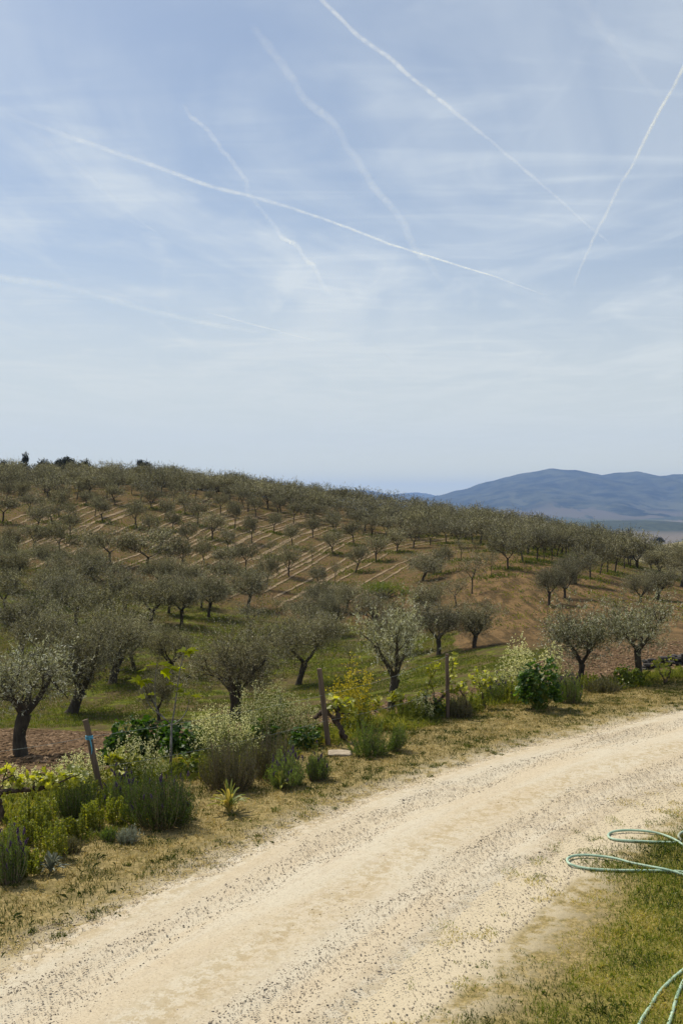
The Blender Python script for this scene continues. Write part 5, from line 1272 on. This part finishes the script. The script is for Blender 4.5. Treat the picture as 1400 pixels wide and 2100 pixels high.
# ------------------------------------------------------------------ uncountable stuff: grass, gravel, clods
def blades(name, pts, h, wd, tint, matn, label=None, lean=0.5, seed=0):
    rng = np.random.default_rng(seed); n = len(pts); z = pts[:, 2]
    a = rng.uniform(0, 2*np.pi, n); dr = np.stack([np.cos(a), np.sin(a), np.zeros(n)], 1); a2 = rng.uniform(0, 2*np.pi, n); sd = np.stack([np.cos(a2), np.sin(a2), np.zeros(n)], 1)
    h = (h*np.ones(n))[:, None]; wd = (wd*np.ones(n))[:, None]; ln = rng.uniform(.1, lean*1.6, n)[:, None]
    b = pts; m1 = b+dr*h*ln*.35+np.array([0, 0, 1])*h*.6; tp = b+dr*h*ln+np.array([0, 0, 1])*h*(1-.35*ln)
    V = np.stack([b-sd*wd/2, b+sd*wd/2, m1+sd*wd*.38, tp, m1-sd*wd*.38], 1).reshape(-1, 3)
    acc = Acc(); acc.add(V, np.arange(n*5).reshape(n, 5), np.clip(tint, 0, 1)); o = link(name, acc.mesh(name, M[matn])); o['kind'] = 'stuff'
    if label: tag(o, label, 'grass')
    return o
def sample(n, u0, u1, d0, d1, rng, dens=None):
    d = np.sqrt(rng.uniform(d0**2, d1**2, n)); u = rng.uniform(u0, u1, n); x = (u-700)/F_PX*d; return x, d
rng = np.random.default_rng(77)
# verge between road and vines
x, d = sample(420000, -120, 1560, 7.2, 25, rng)
S, T = road_st(x, d); u = 700+F_PX*x/d; fd = fence_d(u)
n1 = fbm(x, d, .55, 4, 51); n2 = fbm(x, d, 2.6, 3, 61); n3 = fbm(x, d, 9.0, 2, 63)
edge_ = T < -(1.50+.30*n2)
den = sstep(-T, 1.5, 2.5)*.85+.14*(n3 > .1)
keep = edge_ & (d < fd+1.6) & (rng.random(len(x)) < den*(.62+.75*n3+.3*n1))
x, d, n1, n2 = x[keep], d[keep], n1[keep], n2[keep]; T = T[keep]; k = len(x)
near_v = sstep(d-fence_d(700+F_PX*x/d), -2.0, 0.5)
tn = .58-.55*n1-.90*n2+rng.normal(0, .24, k)-.18*near_v-.06
hh = (.022+.030*rng.random(k)**1.5)*(1+.9*np.clip(n2, 0, 1)+.8*near_v)
blades('verge_grass', np.column_stack([x, d, H(x, d)]), hh, .0075, tn, 'dry', 'short dry grass and straw on the verge between the vine row and the road', .8, 1)
# thicker tufts, green and straw coloured, on the verge
nt_t = 5200; cxx, cyy = sample(nt_t, -100, 1520, 8, 24, rng); S, T = road_st(cxx, cyy); cu = 700+F_PX*cxx/cyy
kk = (T < -1.55+.3*rng.normal(size=nt_t)) & (cyy < fence_d(cu)+.8) & (rng.random(nt_t) < .3+.8*vnoise(cxx*1.3, cyy*1.3, 54)); cxx, cyy = cxx[kk], cyy[kk]
gt = fbm(cxx, cyy, .8, 3, 56); rep = rng.integers(14, 46, len(cxx)); ci = np.repeat(np.arange(len(cxx)), rep); rad_ = rng.uniform(.015, .07, len(cxx))[ci]
x = cxx[ci]+rng.normal(0, 1, len(ci))*rad_*1.4; d = cyy[ci]+rng.normal(0, 1, len(ci))*rad_
blades('verge_tufts', np.column_stack([x, d, H(x, d)]), (rng.uniform(.02, .07, len(cxx))[ci])*rng.uniform(.5, 1.1, len(ci)), .006, np.clip(.28-.45*gt, .0, .8)[ci]+rng.normal(0, .14, len(ci)), 'meadow', 'low green and yellowish tufts dotted over the verge beside the road', .9, 11)
x, d = sample(26000, 500, 1500, 9, 24, rng); S, T = road_st(x, d)
kk = (np.abs(T-.2) < .4+.2*fbm(x, d, 1.0, 2, 57)) & (fbm(x, d, 3.2, 3, 58) > .12); x, d = x[kk], d[kk]; k = len(x)
blades('road_straw', np.column_stack([x, d, np.full(k, ZR+.02)]), .015+.02*rng.random(k), .006, .55+rng.normal(0, .15, k), 'dry', 'sparse straw growing along the middle of the sandy road', .9, 13)
# lawn on the near right
x, d = sample(520000, 700, 1700, 6.4, 22, rng); S, T = road_st(x, d)
n1 = fbm(x, d, .9, 3, 71); n2 = fbm(x, d, 2.4, 3, 72); n3 = fbm(x, d, 9, 2, 73)
shf = .55*sstep(d, 10, 14.5); den = sstep(T+.60*n1+.35*n2+shf, 2.0, 2.85); n4 = fbm(x, d, 5.0, 3, 74)
keep = (T > .9) & (rng.random(len(x)) < np.maximum(den*(.75+.5*n3), .55*sstep(n4+.5*n2, .12, .4)*sstep(T+.5*n2, 1.0, 1.7)))
x, d, n1, n2, den = x[keep], d[keep], n1[keep], n2[keep], den[keep]; k = len(x)
tn = .24-1.0*n1+.85*n2+rng.normal(0, .24, k)+.40*(1-den)+.15*sstep(d, 10, 14)
blades('lawn', np.column_stack([x, d, np.full(k, ZR)+.01*(T[keep] < 1.5)]), (.018+.034*rng.random(k)**1.5)*(.6+.7*den)*(1+.5*np.clip(n2, 0, 1)), .0055, tn, 'lawn', 'short green lawn with dry patches at the near right beside the sandy road', .7, 2)
# straw on the middle of the far road
# meadow in the hollow
x, d = sample(260000, -60, 1120, 33, 86, rng); mk = masks(x, d)
gn = fbm(x, d, .35, 4, 81); keep = (mk['m_grass']+.95*gn+.4*fbm(x, d, 1.2, 3, 87) > .75) & (mk['m_plow'] < .5); x, d = x[keep], d[keep]; k = len(x)
blades('meadow_grass', np.column_stack([x, d, H(x, d)]), (.03+.10*rng.random(k))*(1+.6*np.clip(gn[keep], 0, 1)), .022, .42+.35*fbm(x, d, .5, 3, 83)+rng.normal(0, .15, k), 'meadow', 'green grass growing in the hollow under the old olive trees', .7, 3)
# tufts at the foot of hill trees
T_ = np.array(placed); T_ = T_[T_[:, 1] < 135]; rp = rng.integers(0, len(T_), 26000)
x = T_[rp, 0]+rng.normal(0, 1.1, len(rp)); d = T_[rp, 1]+rng.normal(0, .8, len(rp))
sel = (vnoise(T_[rp, 0]*3.1, T_[rp, 1]*2.7, 5) > .35); x, d = x[sel], d[sel]; k = len(x)
blades('undergrowth', np.column_stack([x, d, H(x, d)]), .12+.22*rng.random(k), .07, .30+rng.normal(0, .2, k), 'meadow', 'green weeds around the feet of the terrace olive trees', .7, 4)
# weeds along the vine row
x, d = sample(330000, -60, 1460, 11.5, 26, rng); u = 700+F_PX*x/d; q_ = d-fence_d(u)
wl = np.interp(u, [0, 400, 700, 1400], [2.4, 1.8, 1.0, .8])
keep = (q_ > -wl) & (q_ < 1.2) & (fbm(x, d, 1.4, 3, 91) > -.25+.5*np.clip(-q_/wl, 0, 1)); x, d, q_ = x[keep], d[keep], q_[keep]; k = len(x)
blades('row_weeds', np.column_stack([x, d, H(x, d)]), (.04+.26*rng.random(k)**1.6*(.5+vnoise(x*1.7, d*1.7, 98)))*(.38+.62*sstep(q_, -1.2, .1)), .009, .42+.6*fbm(x, d, 1.1, 3, 93)+rng.normal(0, .2, k), 'weed', 'mixed green weeds and grass at the foot of the vine row', .8, 5)

x, d = sample(90000, -60, 1440, 60, 150, rng); kk = (fbm(x, d, .9, 3, 101) > .02); x, d = x[kk], d[kk]; k = len(x)
blades('hill_weeds', np.column_stack([x, d, H(x, d)]), .06+.14*rng.random(k)**2, .07, .55+.4*fbm(x, d, .4, 3, 103)+rng.normal(0, .2, k), 'meadow', 'thin dry weeds scattered over the brown hillside soil', .8, 12)
# stones: low polyhedra
OCT = np.array([(1, 0, 0), (-1, 0, 0), (0, 1, 0), (0, -1, 0), (0, 0, 1), (0, 0, -1), (.6, .6, .55), (-.6, .6, .55), (-.6, -.6, .55), (.6, -.6, .55)], float)
OF = np.array([(0, 6, 9), (6, 2, 7), (7, 1, 8), (8, 3, 9), (6, 7, 4), (7, 8, 4), (8, 9, 4), (9, 6, 4), (0, 2, 6), (2, 1, 7), (1, 3, 8), (3, 0, 9)])
def stones(name, x, y, z, size, tint, matn, flat=.6, seed=0, label=None, cat=None):
    rng = np.random.default_rng(seed); n = len(x); a = rng.uniform(0, 6.28, n)
    V = OCT[None]*rng.uniform(.65, 1.25, (n, len(OCT), 1))*size[:, None, None]*np.array([1, 1, flat])
    c_, s_ = np.cos(a)[:, None], np.sin(a)[:, None]; sx = rng.uniform(.7, 1.3, n)[:, None]
    X = (V[:, :, 0]*c_-V[:, :, 1]*s_)*sx; Y = V[:, :, 0]*s_+V[:, :, 1]*c_
    V = np.stack([X+x[:, None], Y+y[:, None], V[:, :, 2]+z[:, None]+size[:, None]*flat*.35], -1)
    F = (OF[None]+np.arange(n)[:, None, None]*len(OCT)).reshape(-1, 3); acc = Acc(); acc.add(V.reshape(-1, 3), F, np.repeat(np.clip(tint, 0, 1), len(OF)))
    o = link(name, acc.mesh(name, M[matn])); o['kind'] = 'stuff'
    if label: tag(o, label, cat)
x, d = sample(480000, -120, 1560, 6.8, 22, rng); S, T = road_st(x, d)
band = .60+.4*np.exp(-((T-.35)/.5)**2)+.35*np.exp(-((T+1.2)/.35)**2)+.25*(fbm(S, T*4, .8, 3, 95)+.3)
keep = (np.abs(T) < 1.95) & (rng.random(len(x)) < band*.55*(.5+.9*vnoise(x*2.2, d*2.2, 97))); x, d = x[keep], d[keep]; k = len(x)
sz = .0036+.0066*rng.random(k)**2.4+.008*(rng.random(k) > .995)
stones('gravel', x, d, road_z(x, d)+.004, sz, rng.normal(.62, .25, k), 'gravel', .6, 1, 'small dark and pale gravel stones scattered on the sandy road', 'gravel')
x, d = sample(60000, -60, 1460, 14, 46, rng); mk = masks(x, d); keep = (mk['m_plow'] > .6); x, d = x[keep], d[keep]; k = len(x)
stones('soil_clods', x, d, H(x, d), .018+.060*rng.random(k)**2.2, rng.normal(.45, .3, k), 'clod', .6, 2, 'loose clods of ploughed brown soil behind the vine row', 'soil')

# ------------------------------------------------------------------ haze
acc = Acc(); q = 23500.0; z0 = min(v_.co.z for q_ in ('ground', 'mountain', 'distant_hills') for v_ in bpy.data.objects[q_].data.vertices)-1.0; z1 = 425.0
hv = [(-q, -q, z0), (q, -q, z0), (q, q, z0), (-q, q, z0), (-q, -q, z1), (q, -q, z1), (q, q, z1), (-q, q, z1)]
acc.add(hv, [(3, 2, 1, 0), (4, 5, 6, 7), (0, 1, 5, 4), (1, 2, 6, 5), (2, 3, 7, 6), (3, 0, 4, 7)])
m, t = mat('haze_air'); pv = t.node('ShaderNodeVolumePrincipled'); pv.inputs['Color'].default_value = (0.36, 0.555, 1.0, 1)
print('HAZE', z0, max(v_.co.z for q_ in ('mountain', 'distant_hills') for v_ in bpy.data.objects[q_].data.vertices)); pv.inputs['Density'].default_value = 6.0e-5; pv.inputs['Anisotropy'].default_value = 0.2
t.l.new(pv.outputs[0], t.node('ShaderNodeOutputMaterial').inputs['Volume'])
o = link('haze', acc.mesh('haze', m)); o['kind'] = 'stuff'
